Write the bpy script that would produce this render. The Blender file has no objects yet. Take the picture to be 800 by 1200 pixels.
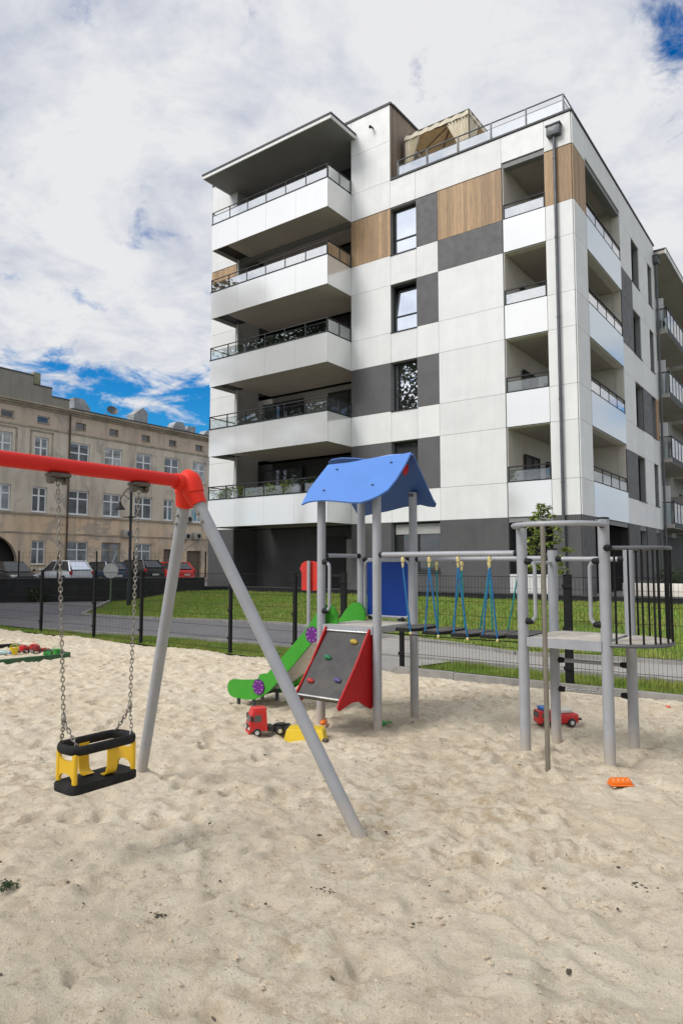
import bpy, bmesh, math, random
import numpy as np
from mathutils import Vector, Matrix
rad = math.radians
rng = random.Random(7)
nrg = np.random.RandomState(11)
C = bpy.context.scene.collection
ORI = {}

# ------------------------------------------------------------------ mesh helper
class MB:
    """collects shapes and links them as one mesh; tf maps (along, inward, up) to the world"""
    def __init__(s, tf=None):
        s.v = []; s.f = []; s.tf = tf; s.col = []
    def add(s, vs, fs):
        n = len(s.v)
        s.v += [s.tf(*p) for p in vs] if s.tf else [tuple(p) for p in vs]
        s.f += [tuple(i + n for i in f) for f in fs]
        return s
    def box(s, x0, x1, y0, y1, z0, z1):
        return s.add([(x0,y0,z0),(x1,y0,z0),(x1,y1,z0),(x0,y1,z0),(x0,y0,z1),(x1,y0,z1),(x1,y1,z1),(x0,y1,z1)],
                     [(0,3,2,1),(4,5,6,7),(0,1,5,4),(1,2,6,5),(2,3,7,6),(3,0,4,7)])
    def bev(s, x0, x1, y0, y1, z0, z1, b=.01, seg=2):
        bm = bmesh.new(); bmesh.ops.create_cube(bm, size=1)
        for v in bm.verts:
            v.co = ((x0+x1)/2 + v.co.x*(x1-x0), (y0+y1)/2 + v.co.y*(y1-y0), (z0+z1)/2 + v.co.z*(z1-z0))
        bmesh.ops.bevel(bm, geom=bm.edges[:], offset=b, segments=seg, affect='EDGES', profile=.5)
        return s.addbm(bm)
    def addbm(s, bm, M=None):
        bm.verts.index_update()
        s.add([tuple(M @ v.co) if M else tuple(v.co) for v in bm.verts], [[v.index for v in f.verts] for f in bm.faces])
        bm.free(); return s
    def tube(s, pts, r, n=10, closed=False, caps=True):
        P = [Vector(p) for p in pts]; m = len(P)
        R = r if isinstance(r, (list, tuple)) else [r]*m
        T = []
        for i in range(m):
            if closed: t = P[(i+1) % m] - P[i-1]
            elif i == 0: t = P[1]-P[0]
            elif i == m-1: t = P[-1]-P[-2]
            else: t = (P[i+1]-P[i]).normalized() + (P[i]-P[i-1]).normalized()
            T.append(t.normalized())
        a = Vector((0,0,1)) if abs(T[0].z) < .9 else Vector((1,0,0))
        u = (a - T[0]*a.dot(T[0])).normalized()
        vs = []; fs = []
        for i in range(m):
            u = (u - T[i]*u.dot(T[i])).normalized(); w = T[i].cross(u)
            for k in range(n):
                q = 2*math.pi*k/n
                vs.append(tuple(P[i] + (u*math.cos(q) + w*math.sin(q))*R[i]))
        for i in range(m if closed else m-1):
            j = (i+1) % m
            for k in range(n):
                l = (k+1) % n
                fs.append((i*n+k, i*n+l, j*n+l, j*n+k))
        if caps and not closed:
            fs.append(tuple(range(n-1,-1,-1))); fs.append(tuple((m-1)*n+k for k in range(n)))
        return s.add(vs, fs)
    def cyl(s, p0, p1, r, n=14): return s.tube([p0, p1], r, n)
    def ball(s, c, r, sc=(1,1,1), seg=12, ring=8):
        bm = bmesh.new(); bmesh.ops.create_uvsphere(bm, u_segments=seg, v_segments=ring, radius=r)
        return s.addbm(bm, Matrix.Translation(c) @ Matrix.Diagonal((*sc, 1)))
    def prism(s, poly, axis, a0, a1):
        n = len(poly)
        f3 = {'x': lambda p,a:(a,p[0],p[1]), 'y': lambda p,a:(p[0],a,p[1]), 'z': lambda p,a:(p[0],p[1],a)}[axis]
        vs = [f3(p,a0) for p in poly] + [f3(p,a1) for p in poly]
        fs = [tuple(range(n)), tuple(range(2*n-1, n-1, -1))] + [(i, n+i, n+(i+1)%n, (i+1)%n) for i in range(n)]
        return s.add(vs, fs)
    def plate(s, poly3, off):
        n = len(poly3); o = Vector(off)
        vs = [tuple(p) for p in poly3] + [tuple(Vector(p)+o) for p in poly3]
        fs = [tuple(range(n)), tuple(range(2*n-1, n-1, -1))] + [(i, n+i, n+(i+1)%n, (i+1)%n) for i in range(n)]
        return s.add(vs, fs)
    def grid(s, a0, a1, z0, z1, holes, d0, d1):
        """wall a0..a1 x z0..z1 with rectangular holes, d0..d1 thick"""
        holes = [tuple(round(q,4) for q in h) for h in holes]; a0,a1,z0,z1 = (round(q,4) for q in (a0,a1,z0,z1))
        A = sorted({a0,a1}|{min(max(h[i],a0),a1) for h in holes for i in (0,1)})
        Z = sorted({z0,z1}|{min(max(h[i],z0),z1) for h in holes for i in (2,3)})
        for j in range(len(Z)-1):
            zc = (Z[j]+Z[j+1])/2; run = None
            for i in range(len(A)-1):
                ac = (A[i]+A[i+1])/2
                solid = not any(h[0] < ac < h[1] and h[2] < zc < h[3] for h in holes)
                if solid: run = [run[0] if run else A[i], A[i+1]]
                if run and (not solid or i == len(A)-2):
                    s.box(run[0], run[1], d0, d1, Z[j], Z[j+1]); run = None
        return s
    @staticmethod
    def merge(a, b):
        n = len(a.v); a.v += b.v; a.f += [tuple(i+n for i in f) for f in b.f]; return a
    def mesh(s, name, o, smooth):
        me = bpy.data.meshes.new(name)
        v = np.array(s.v, dtype=float).reshape(-1,3) - np.array(o)
        me.from_pydata([tuple(p) for p in v], [], s.f)
        bm = bmesh.new(); bm.from_mesh(me)
        bmesh.ops.recalc_face_normals(bm, faces=bm.faces[:]); bm.to_mesh(me); bm.free()
        if smooth:
            me.polygons.foreach_set('use_smooth', [True]*len(me.polygons)); me.set_sharp_from_angle(angle=rad(smooth))
        return me
    def build(s, name, m, parent=None, smooth=35, origin=None):
        root = parent
        while root is not None and root.parent is not None: root = root.parent
        o = ORI.get(root.name, (0,0,0)) if root else (origin or (0,0,0))
        me = s.mesh(name, o, smooth)
        ob = bpy.data.objects.new(name, me); C.objects.link(ob)
        if m is not None: me.materials.append(m)
        if parent: ob.parent = parent
        else: ob.location = o
        return ob

def tag(o, label, cat, group=None, kind=None):
    if label: o['label'] = label
    if cat: o['category'] = cat
    if group: o['group'] = group
    if kind: o['kind'] = kind
    return o
def thing(name, label, cat, loc=(0,0,0), rot=0, group=None, local=False):
    o = bpy.data.objects.new(name, None); C.objects.link(o); o.empty_display_size = .2
    o.location = loc; o.rotation_euler = (0,0,rot)
    ORI[o.name] = (0,0,0) if local else tuple(loc)
    return tag(o, label, cat, group)
def copy_tree(o, parent=None):
    c = o.copy(); C.objects.link(c)
    if parent: c.parent = parent
    for ch in list(o.children): copy_tree(ch, c)
    return c
def struct(o): o['kind'] = 'structure'; return o
def front(X=0, Y=0, Z=0): return lambda a,d,z: (X+a, Y+d, Z+z)
def side(X=0): return lambda a,d,z: (X-d, a, z)          # a facade that faces +x

# ------------------------------------------------------------------ materials
def nt(name):
    m = bpy.data.materials.new(name); m.use_nodes = True
    t = m.node_tree; t.nodes.clear()
    out = t.nodes.new('ShaderNodeOutputMaterial')
    return m, t, out
def _unused(t, typ, **kw):
    n = t.nodes.new('ShaderNode'+typ)
    for k, v in kw.items():
        if k in n.inputs.keys() if isinstance(k, str) else False: n.inputs[k].default_value = v
        else: setattr(n, k, v)
    return n
def noise(t, vec, scale, detail=4, rough=.55, dist=0):
    n = t.nodes.new('ShaderNodeTexNoise'); n.inputs['Scale'].default_value = scale
    n.inputs['Detail'].default_value = detail; n.inputs['Roughness'].default_value = rough; n.inputs['Distortion'].default_value = dist
    if vec: t.links.new(vec, n.inputs['Vector'])
    return n.outputs['Fac']
def mapping(t, vec, scale=(1,1,1), loc=(0,0,0)):
    n = t.nodes.new('ShaderNodeMapping'); n.inputs['Scale'].default_value = scale; n.inputs['Location'].default_value = loc
    t.links.new(vec, n.inputs['Vector']); return n.outputs['Vector']
def mixc(t, fac, a, b, mode='MIX'):
    n = t.nodes.new('ShaderNodeMix'); n.data_type = 'RGBA'; n.blend_type = mode; n.clamp_factor = True
    for sock, val in ((n.inputs[0], fac), (n.inputs[6], a), (n.inputs[7], b)):
        if isinstance(val, (int, float)): sock.default_value = val
        elif isinstance(val, (tuple, list)): sock.default_value = (*val[:3], 1)
        else: t.links.new(val, sock)
    return n.outputs[2]
def ramp(t, fac, stops):
    n = t.nodes.new('ShaderNodeValToRGB'); e = n.color_ramp.elements
    for i, (p, c) in enumerate(stops):
        c = (c,c,c) if isinstance(c, (int,float)) else c
        if i < 2: e[i].position = p; e[i].color = (*c,1)
        else:
            q = e.new(p); q.color = (*c,1)
    t.links.new(fac, n.inputs[0]); return n.outputs[0]
def math_(t, op, a, b=None, clamp=False):
    n = t.nodes.new('ShaderNodeMath'); n.operation = op; n.use_clamp = clamp
    for i, val in enumerate((a, b)):
        if val is None: continue
        if isinstance(val, (int,float)): n.inputs[i].default_value = val
        else: t.links.new(val, n.inputs[i])
    return n.outputs[0]
def mat(name, col, rough=.5, metal=0, var=.12, scale=6, bump=0, bscale=60, dirt=0, dirtcol=(.2,.17,.13), spec=.5, coat=0, island=0, streak=0, rvar=.1, base=0):
    m, t, out = nt(name)
    p = t.nodes.new('ShaderNodeBsdfPrincipled'); t.links.new(p.outputs[0], out.inputs[0])
    tc = t.nodes.new('ShaderNodeTexCoord').outputs['Object']
    n1 = noise(t, tc, scale, 5)
    lo = tuple(c*(1-var) for c in col); hi = tuple(min(1,c*(1+var)) for c in col)
    c = mixc(t, ramp(t, n1, [(.3,0),(.7,1)]), lo, hi)
    if streak:
        s1 = noise(t, mapping(t, tc, (3.5,3.5,.25)), 1.5, 4)
        c = mixc(t, math_(t,'MULTIPLY', ramp(t, s1, [(.45,0),(.75,1)]), streak), c, tuple(x*.6 for x in col))
    if island:
        g = t.nodes.new('ShaderNodeObjectInfo').outputs['Random']
        k = ramp(t, g, [(0,1-island),(1,1)])
        c = mixc(t, 1.0, c, k, 'MULTIPLY')
    if dirt:
        d = noise(t, tc, scale*.6, 7, .7)
        c = mixc(t, math_(t,'MULTIPLY', ramp(t, d, [(.48,0),(.72,1)]), dirt), c, dirtcol)
    if base:                                  # splashed sand and dust near the foot
        sz_ = t.nodes.new('ShaderNodeSeparateXYZ'); t.links.new(tc, sz_.inputs[0])
        f = math_(t,'MULTIPLY', ramp(t, math_(t,'ADD', sz_.outputs[2], math_(t,'MULTIPLY', noise(t, tc, 14, 5, .7), .22)), [(.06,1),(.38,0)]), base)
        c = mixc(t, f, c, (.46,.38,.28))
        sc_ = noise(t, mapping(t, tc, (30,30,4)), 1.0, 6, .75)
        c = mixc(t, ramp(t, sc_, [(.60,0),(.66,.35)]), c, tuple(x*.55 for x in col))
    t.links.new(c, p.inputs['Base Color'])
    if rvar:
        rr = ramp(t, noise(t, tc, scale*2.3, 4), [(.3,max(0,rough-rvar)),(.7,min(1,rough+rvar))]); t.links.new(rr, p.inputs['Roughness'])
    else: p.inputs['Roughness'].default_value = rough
    p.inputs['Metallic'].default_value = metal; p.inputs['Specular IOR Level'].default_value = spec; p.inputs['Coat Weight'].default_value = coat
    if bump:
        b = t.nodes.new('ShaderNodeBump'); b.inputs['Strength'].default_value = bump; b.inputs['Distance'].default_value = .02
        t.links.new(noise(t, tc, bscale, 5), b.inputs['Height']); t.links.new(b.outputs[0], p.inputs['Normal'])
    return m
def mirror_glass(name, tint=(.9,.94,1), fac=.45, dark=(.015,.017,.02), rough=.01, wob=.0):
    m, t, out = nt(name)
    g = t.nodes.new('ShaderNodeBsdfGlossy'); g.inputs['Color'].default_value = (*tint,1); g.inputs['Roughness'].default_value = rough
    d = t.nodes.new('ShaderNodeBsdfPrincipled'); d.inputs['Roughness'].default_value = .6
    tc = t.nodes.new('ShaderNodeTexCoord').outputs['Object']
    n1 = noise(t, tc, 1.3, 3)
    t.links.new(mixc(t, ramp(t, n1, [(.35,0),(.7,1)]), tuple(c*.5 for c in dark), tuple(c*1.8 for c in dark)), d.inputs['Base Color'])
    if wob:
        b = t.nodes.new('ShaderNodeBump'); b.inputs['Strength'].default_value = wob; b.inputs['Distance'].default_value = .02
        t.links.new(noise(t, tc, .9, 2), b.inputs['Height']); t.links.new(b.outputs[0], g.inputs['Normal'])
    lw = t.nodes.new('ShaderNodeLayerWeight'); lw.inputs[0].default_value = .35
    f = math_(t, 'MAXIMUM', lw.outputs['Fresnel'], fac)
    x = t.nodes.new('ShaderNodeMixShader'); t.links.new(f, x.inputs[0]); t.links.new(d.outputs[0], x.inputs[1]); t.links.new(g.outputs[0], x.inputs[2])
    t.links.new(x.outputs[0], out.inputs[0]); return m
def clear_glass(name, tint=(.9,.95,.96), fac=.4, rough=.01):
    m, t, out = nt(name)
    g = t.nodes.new('ShaderNodeBsdfGlossy'); g.inputs['Roughness'].default_value = rough
    tr = t.nodes.new('ShaderNodeBsdfTransparent'); tr.inputs[0].default_value = (*tint,1)
    tc = t.nodes.new('ShaderNodeTexCoord').outputs['Object']
    b = t.nodes.new('ShaderNodeBump'); b.inputs['Strength'].default_value = .04; b.inputs['Distance'].default_value = .02
    t.links.new(noise(t, tc, 1.1, 2), b.inputs['Height']); t.links.new(b.outputs[0], g.inputs['Normal'])
    lw = t.nodes.new('ShaderNodeLayerWeight'); lw.inputs[0].default_value = .5
    f = math_(t, 'ADD', math_(t, 'MULTIPLY', math_(t,'POWER', lw.outputs['Facing'], 4.0), .6), fac, True)
    x = t.nodes.new('ShaderNodeMixShader'); t.links.new(f, x.inputs[0]); t.links.new(tr.outputs[0], x.inputs[1]); t.links.new(g.outputs[0], x.inputs[2])
    t.links.new(x.outputs[0], out.inputs[0]); return m

M = {}
M['white'] = mat('white_facade', (.79,.79,.785), .55, var=.05, scale=1.2, bump=.05, bscale=40, island=.09, streak=.12)
M['grey'] = mat('grey_facade', (.105,.10,.105), .6, var=.1, scale=1.5, bump=.05, bscale=40, island=.08)
M['plinth'] = mat('plinth_grey', (.085,.082,.085), .65, var=.12, scale=1.1, bump=.08, bscale=30, streak=.3)
M['core'] = mat('reveal_grey', (.22,.22,.22), .7, var=.1)
M['cream'] = mat('cream_render', (.68,.635,.565), .8, var=.06, scale=2, bump=.06, bscale=80)
M['canopy'] = mat('canopy_soffit', (.24,.235,.23), .85, var=.08, scale=1)
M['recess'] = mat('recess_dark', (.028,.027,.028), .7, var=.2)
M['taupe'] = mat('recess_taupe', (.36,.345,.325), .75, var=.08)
M['soffit'] = mat('soffit_render', (.46,.42,.375), .85, var=.08, scale=1, bump=.05)
M['enamel'] = mat('white_glazed_panel', (.84,.835,.82), .2, var=.02, scale=.8, spec=1.0, rvar=.05, streak=.04, coat=.6)
def glazed(name, col, fac):
    m = mat(name, col, .3, var=.02, scale=.8, rvar=0, streak=.05); t = m.node_tree
    p = next(n for n in t.nodes if n.type == 'BSDF_PRINCIPLED'); out = next(n for n in t.nodes if n.type == 'OUTPUT_MATERIAL')
    g = t.nodes.new('ShaderNodeBsdfGlossy'); g.inputs['Roughness'].default_value = .10; x = t.nodes.new('ShaderNodeMixShader'); x.inputs[0].default_value = fac
    t.links.new(p.outputs[0], x.inputs[1]); t.links.new(g.outputs[0], x.inputs[2]); t.links.new(x.outputs[0], out.inputs[0]); return m
M['enamel'] = glazed('white_glazed_panel', (.82,.82,.815), .42)
M['enamel_sky_tint'] = glazed('sky_tint_glazed_panel', (.68,.80,.91), .40)  # blue of the reflected sky put into the panel colour
M['metal_dark'] = mat('dark_metal', (.022,.023,.026), .55, metal=0, spec=.3, var=.15, scale=8)
M['metal_mid'] = mat('zinc_metal', (.10,.105,.115), .5, metal=.3, var=.2, scale=3)
M['cap'] = mat('parapet_cap', (.05,.05,.055), .6, metal=0, var=.15)
M['pane'] = mirror_glass('window_glass', fac=.74, wob=.05)
M['pane_dark'] = mirror_glass('shaded_window_glass', fac=.09, dark=(.014,.014,.016), wob=.04)
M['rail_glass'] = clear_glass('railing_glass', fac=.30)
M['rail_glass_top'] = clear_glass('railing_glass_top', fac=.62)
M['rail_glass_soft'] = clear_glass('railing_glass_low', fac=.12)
M['fabric'] = mat('cream_fabric', (.72,.65,.52), .9, var=.08, scale=8)
M['fabric_under'] = mat('tan_canopy_lining', (.55,.38,.19), .9, var=.1, scale=4)
def wood_mat(name, col, plank):
    m, t, out = nt(name)
    p = t.nodes.new('ShaderNodeBsdfPrincipled'); t.links.new(p.outputs[0], out.inputs[0])
    tc = t.nodes.new('ShaderNodeTexCoord').outputs['Object']
    sx = t.nodes.new('ShaderNodeSeparateXYZ'); t.links.new(tc, sx.inputs[0])
    u = math_(t,'ADD', sx.outputs[0], sx.outputs[1])
    fl = math_(t,'FLOOR', math_(t,'DIVIDE', u, plank))
    wn = t.nodes.new('ShaderNodeTexWhiteNoise'); wn.noise_dimensions = '1D'; t.links.new(fl, wn.inputs['W'])
    cb = t.nodes.new('ShaderNodeCombineXYZ'); t.links.new(math_(t,'MULTIPLY',u,14), cb.inputs[0]); t.links.new(math_(t,'MULTIPLY',fl,7.3), cb.inputs[1]); t.links.new(math_(t,'MULTIPLY',sx.outputs[2],1.1), cb.inputs[2])
    g = noise(t, cb.outputs[0], 1.6, 6, .65, .6)
    c = mixc(t, ramp(t, g, [(.25,0),(.75,1)]), tuple(x*.62 for x in col), tuple(x*1.3 for x in col))
    c = mixc(t, 1.0, c, ramp(t, wn.outputs['Value'], [(0,.72),(1,1.12)]), 'MULTIPLY')
    fr = math_(t,'FRACT', math_(t,'DIVIDE', u, plank))
    c = mixc(t, ramp(t, fr, [(0,1),(.06,0)]), c, tuple(x*.3 for x in col))
    t.links.new(c, p.inputs['Base Color']); p.inputs['Roughness'].default_value = .6
    return m
M['wood'] = wood_mat('wood_cladding', (.43,.275,.145), .145)
M['wood_grey'] = wood_mat('weathered_cladding', (.25,.185,.14), .145)
# ------------------------------------------------------------------ camera, sky, sun
sc = bpy.context.scene
cam = bpy.data.cameras.new('camera'); co = bpy.data.objects.new('camera', cam); C.objects.link(co)
cam.sensor_fit = 'HORIZONTAL'; cam.sensor_width = 24; cam.lens = 24; cam.clip_end = 3000; cam.clip_start = .05
co.location = (7.09, -23.33, 1.6); co.rotation_euler = (rad(90) + math.atan(62/800), 0, rad(36.3))
sc.camera = co
sc.view_settings.view_transform = 'Standard'; sc.view_settings.look = 'None'; sc.view_settings.exposure = 0; sc.view_settings.gamma = 1
SUN_AZ = Vector((-.42, -.90)).normalized(); SUN_EL = rad(46)
GAP = Vector((-.592*math.cos(rad(4.43)) + .806*.52 + .592*math.sin(rad(4.43))*.77, .806*math.cos(rad(4.43)) + .592*.52 - .806*math.sin(rad(4.43))*.77, math.sin(rad(4.43)) + .77)).normalized()
def vdir(a, b):
    p = rad(4.43); f = math.cos(p) - b*math.sin(p)
    return Vector((-.592*f + .806*a, .806*f + .592*a, math.sin(p) + b*math.cos(p))).normalized()
GAP = vdir(.53, .80); COVER = vdir(-.27, .43)
def make_world():
    w = bpy.data.worlds.new('World'); sc.world = w; w.use_nodes = True
    t = w.node_tree; t.nodes.clear()
    out = t.nodes.new('ShaderNodeOutputWorld'); bg = t.nodes.new('ShaderNodeBackground'); bg.inputs[1].default_value = .1
    t.links.new(bg.outputs[0], out.inputs[0])
    sky = t.nodes.new('ShaderNodeTexSky'); sky.sky_type = 'NISHITA'; sky.sun_disc = False
    sky.sun_elevation = SUN_EL; sky.sun_rotation = math.atan2(SUN_AZ.x, SUN_AZ.y)
    sky.air_density = 1.0; sky.dust_density = .3; sky.ozone_density = 2.5
    hs = t.nodes.new('ShaderNodeHueSaturation'); hs.inputs['Saturation'].default_value = 1.5; hs.inputs['Value'].default_value = 1.0
    t.links.new(sky.outputs[0], hs.inputs['Color'])
    blue = mixc(t, 1.0, hs.outputs[0], (.45,1.15,1.3), 'MULTIPLY')
    d = t.nodes.new('ShaderNodeTexCoord').outputs['Generated']
    sx = t.nodes.new('ShaderNodeSeparateXYZ'); t.links.new(d, sx.inputs[0])
    zz = math_(t,'ADD', math_(t,'MAXIMUM', sx.outputs[2], 0.0), .22)
    cb = t.nodes.new('ShaderNodeCombineXYZ')
    t.links.new(math_(t,'DIVIDE', sx.outputs[0], zz), cb.inputs[0]); t.links.new(math_(t,'DIVIDE', sx.outputs[1], zz), cb.inputs[1])
    P = cb.outputs[0]
    big = noise(t, mapping(t, P, (1,1,1), (3.1,1.7,0)), 1.3, 3, .5, .2)
    fine = noise(t, mapping(t, P, (1,1,1), (7.3,2.2,.4)), 5.5, 9, .62, .35)
    cov = math_(t,'ADD', math_(t,'MULTIPLY', big, .45), math_(t,'MULTIPLY', fine, .85))
    # low bank of clear sky near the horizon, thick cover higher up
    mr = t.nodes.new('ShaderNodeMapRange'); mr.inputs['From Min'].default_value = .17; mr.inputs['From Max'].default_value = .295
    mr.inputs['To Min'].default_value = -.29; mr.inputs['To Max'].default_value = .12; t.links.new(sx.outputs[2], mr.inputs['Value'])
    # the clear bank lies in the direction of the old tenement only
    dp = t.nodes.new('ShaderNodeVectorMath'); dp.operation = 'DOT_PRODUCT'; t.links.new(d, dp.inputs[0]); dp.inputs[1].default_value = (-.83,.56,0)
    mz = t.nodes.new('ShaderNodeMapRange'); mz.interpolation_type = 'SMOOTHSTEP'; mz.inputs['From Min'].default_value = .45; mz.inputs['From Max'].default_value = .85; t.links.new(dp.outputs['Value'], mz.inputs['Value'])
    low = mixc(t, mz.outputs[0], (.10,.10,.10), (0,0,0)); lowv = t.nodes.new('ShaderNodeSeparateColor'); t.links.new(low, lowv.inputs[0])
    cov = math_(t,'ADD', cov, math_(t,'MAXIMUM', mr.outputs[0], math_(t,'SUBTRACT', math_(t,'MULTIPLY', lowv.outputs[0], 3.2), .25)))
    dq = t.nodes.new('ShaderNodeVectorMath'); dq.operation = 'DOT_PRODUCT'; t.links.new(d, dq.inputs[0]); dq.inputs[1].default_value = GAP
    mq = t.nodes.new('ShaderNodeMapRange'); mq.interpolation_type = 'SMOOTHSTEP'; mq.inputs['From Min'].default_value = .984; mq.inputs['From Max'].default_value = 1.0; mq.inputs['To Max'].default_value = .12; t.links.new(dq.outputs['Value'], mq.inputs['Value'])
    cov = math_(t,'SUBTRACT', cov, mq.outputs[0])
    dr = t.nodes.new('ShaderNodeVectorMath'); dr.operation = 'DOT_PRODUCT'; t.links.new(d, dr.inputs[0]); dr.inputs[1].default_value = COVER
    mc = t.nodes.new('ShaderNodeMapRange'); mc.interpolation_type = 'SMOOTHSTEP'; mc.inputs['From Min'].default_value = .975; mc.inputs['From Max'].default_value = .998; mc.inputs['To Max'].default_value = .08; t.links.new(dr.outputs['Value'], mc.inputs['Value'])
    cov = math_(t,'ADD', cov, mc.outputs[0])
    mask = t.nodes.new('ShaderNodeMapRange'); mask.interpolation_type = 'SMOOTHSTEP'
    mask.inputs['From Min'].default_value = .53; mask.inputs['From Max'].default_value = .69; t.links.new(cov, mask.inputs['Value'])
    shade = noise(t, mapping(t, P, (1,1,1), (1.3,5.2,2.4)), 3.6, 8, .62, .5)
    shade2 = noise(t, mapping(t, P, (1,1,1), (4.3,9.2,1.4)), 9, 6, .6, .3)
    sh = math_(t,'ADD', math_(t,'MULTIPLY', shade, .7), math_(t,'MULTIPLY', shade2, .3))
    cl = ramp(t, sh, [(.37,(.62,.66,.77)),(.46,(.77,.80,.87)),(.56,(.94,.945,.965))])
    # clouds glow around the veiled sun
    ds = t.nodes.new('ShaderNodeVectorMath'); ds.operation = 'DOT_PRODUCT'; t.links.new(d, ds.inputs[0])
    ds.inputs[1].default_value = (SUN_AZ.x*math.cos(SUN_EL), SUN_AZ.y*math.cos(SUN_EL), math.sin(SUN_EL))
    gl = t.nodes.new('ShaderNodeMapRange'); gl.interpolation_type = 'SMOOTHSTEP'; gl.inputs['From Min'].default_value = .55; gl.inputs['From Max'].default_value = 1.0
    gl.inputs['To Min'].default_value = 8.7; gl.inputs['To Max'].default_value = 15.0; t.links.new(ds.outputs['Value'], gl.inputs['Value'])
    vs = t.nodes.new('ShaderNodeVectorMath'); vs.operation = 'SCALE'; t.links.new(cl, vs.inputs[0]); t.links.new(gl.outputs[0], vs.inputs['Scale'])
    n = t.nodes.new('ShaderNodeMix'); n.data_type = 'RGBA'; n.clamp_factor = True
    t.links.new(mask.outputs[0], n.inputs[0]); t.links.new(blue, n.inputs[6]); t.links.new(vs.outputs[0], n.inputs[7])
    t.links.new(n.outputs[2], bg.inputs[0])
make_world()
sl = bpy.data.lights.new('sun', 'SUN'); sl.energy = 2.5; sl.angle = rad(24); sl.color = (1,.97,.92)
so = bpy.data.objects.new('sun', sl); C.objects.link(so)
sd = Vector((SUN_AZ.x*math.cos(SUN_EL), SUN_AZ.y*math.cos(SUN_EL), math.sin(SUN_EL)))
so.rotation_euler = (-sd).to_track_quat('-Z', 'Y').to_euler()

# ------------------------------------------------------------------ ground
def vnoise(x, y, s, seed):
    r = np.random.RandomState(seed); G = r.rand(256,256)
    a = .6 + seed*.37; xr = (x*math.cos(a) - y*math.sin(a))/s + 900; yr = (x*math.sin(a) + y*math.cos(a))/s + 900
    xi = np.floor(xr).astype(int); yi = np.floor(yr).astype(int); fx = xr-xi; fy = yr-yi
    fx = fx*fx*(3-2*fx); fy = fy*fy*(3-2*fy); g = lambda i,j: G[i % 256, j % 256]
    return (g(xi,yi)*(1-fx)+g(xi+1,yi)*fx)*(1-fy) + (g(xi,yi+1)*(1-fx)+g(xi+1,yi+1)*fx)*fy - .5
def gridmesh(name, X, Y, Z, m, smooth=True):
    ny, nx = X.shape
    me = bpy.data.meshes.new(name)
    me.vertices.add(nx*ny); me.vertices.foreach_set('co', np.stack([X,Y,Z],-1).astype(np.float32).ravel())
    i = (np.arange(ny-1)[:,None]*nx + np.arange(nx-1)[None,:]).ravel()
    q = np.stack([i,i+1,i+nx+1,i+nx],-1).astype(np.int32)
    me.loops.add(q.size); me.loops.foreach_set('vertex_index', q.ravel())
    me.polygons.add(len(q)); me.polygons.foreach_set('loop_start', np.arange(len(q),dtype=np.int32)*4)
    me.polygons.foreach_set('use_smooth', [smooth]*len(q))
    me.update(calc_edges=True); me.materials.append(m)
    o = bpy.data.objects.new(name, me); C.objects.link(o); return o
def sand_mat():
    m, t, out = nt('dry_sand')
    p = t.nodes.new('ShaderNodeBsdfPrincipled'); t.links.new(p.outputs[0], out.inputs[0])
    tc = t.nodes.new('ShaderNodeTexCoord').outputs['Object']
    c = mixc(t, ramp(t, noise(t, tc, 1.1, 6, .6), [(.32,0),(.68,1)]), (.645,.553,.415), (.765,.685,.545))
    c = mixc(t, math_(t,'MULTIPLY', ramp(t, noise(t, tc, 7, 7, .75), [(.46,0),(.62,.8)]), ramp(t, noise(t, tc, .55, 4, .6), [(.42,.15),(.62,1)])), c, (.43,.32,.195))
    c = mixc(t, ramp(t, noise(t, tc, 48, 4, .75), [(.59,0),(.68,.75)]), c, (.26,.20,.14))
    c = mixc(t, math_(t,'MULTIPLY', ramp(t, noise(t, tc, 3.2, 5, .65), [(.5,0),(.62,1)]), ramp(t, noise(t, tc, 22, 5, .75), [(.5,0),(.62,.6)])), c, (.33,.25,.16))
    g = noise(t, tc, 260, 2, .8)
    c = mixc(t, 1.0, c, ramp(t, g, [(.25,.70),(.75,1.16)]), 'MULTIPLY')
    c = mixc(t, ramp(t, noise(t, tc, 120, 3, .8), [(.60,0),(.68,.7)]), c, (.27,.20,.14))
    c = mixc(t, ramp(t, noise(t, mapping(t, tc, (1,1,1), (3,7,1)), 95, 3, .8), [(.62,0),(.70,.5)]), c, (.78,.73,.63))
    t.links.new(c, p.inputs['Base Color']); p.inputs['Roughness'].default_value = .95; p.inputs['Specular IOR Level'].default_value = .15
    b = t.nodes.new('ShaderNodeBump'); b.inputs['Strength'].default_value = .9; b.inputs['Distance'].default_value = .018
    h = math_(t,'ADD', math_(t,'MULTIPLY', noise(t, tc, 24, 8, .78), 1.3), math_(t,'MULTIPLY', noise(t, tc, 110, 5, .8), .55))
    t.links.new(h, b.inputs['Height']); t.links.new(b.outputs[0], p.inputs['Normal'])
    return m
SAND_EDGE = -14.5
def sand_height(X, Y):
    Z = .055*vnoise(X,Y,1.5,1) + .028*vnoise(X,Y,.62,2) + .022*vnoise(X,Y,.27,3) + .022*vnoise(X,Y,.13,4) + .019*vnoise(X,Y,.068,5) + .012*vnoise(X,Y,.042,6)
    return Z
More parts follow.
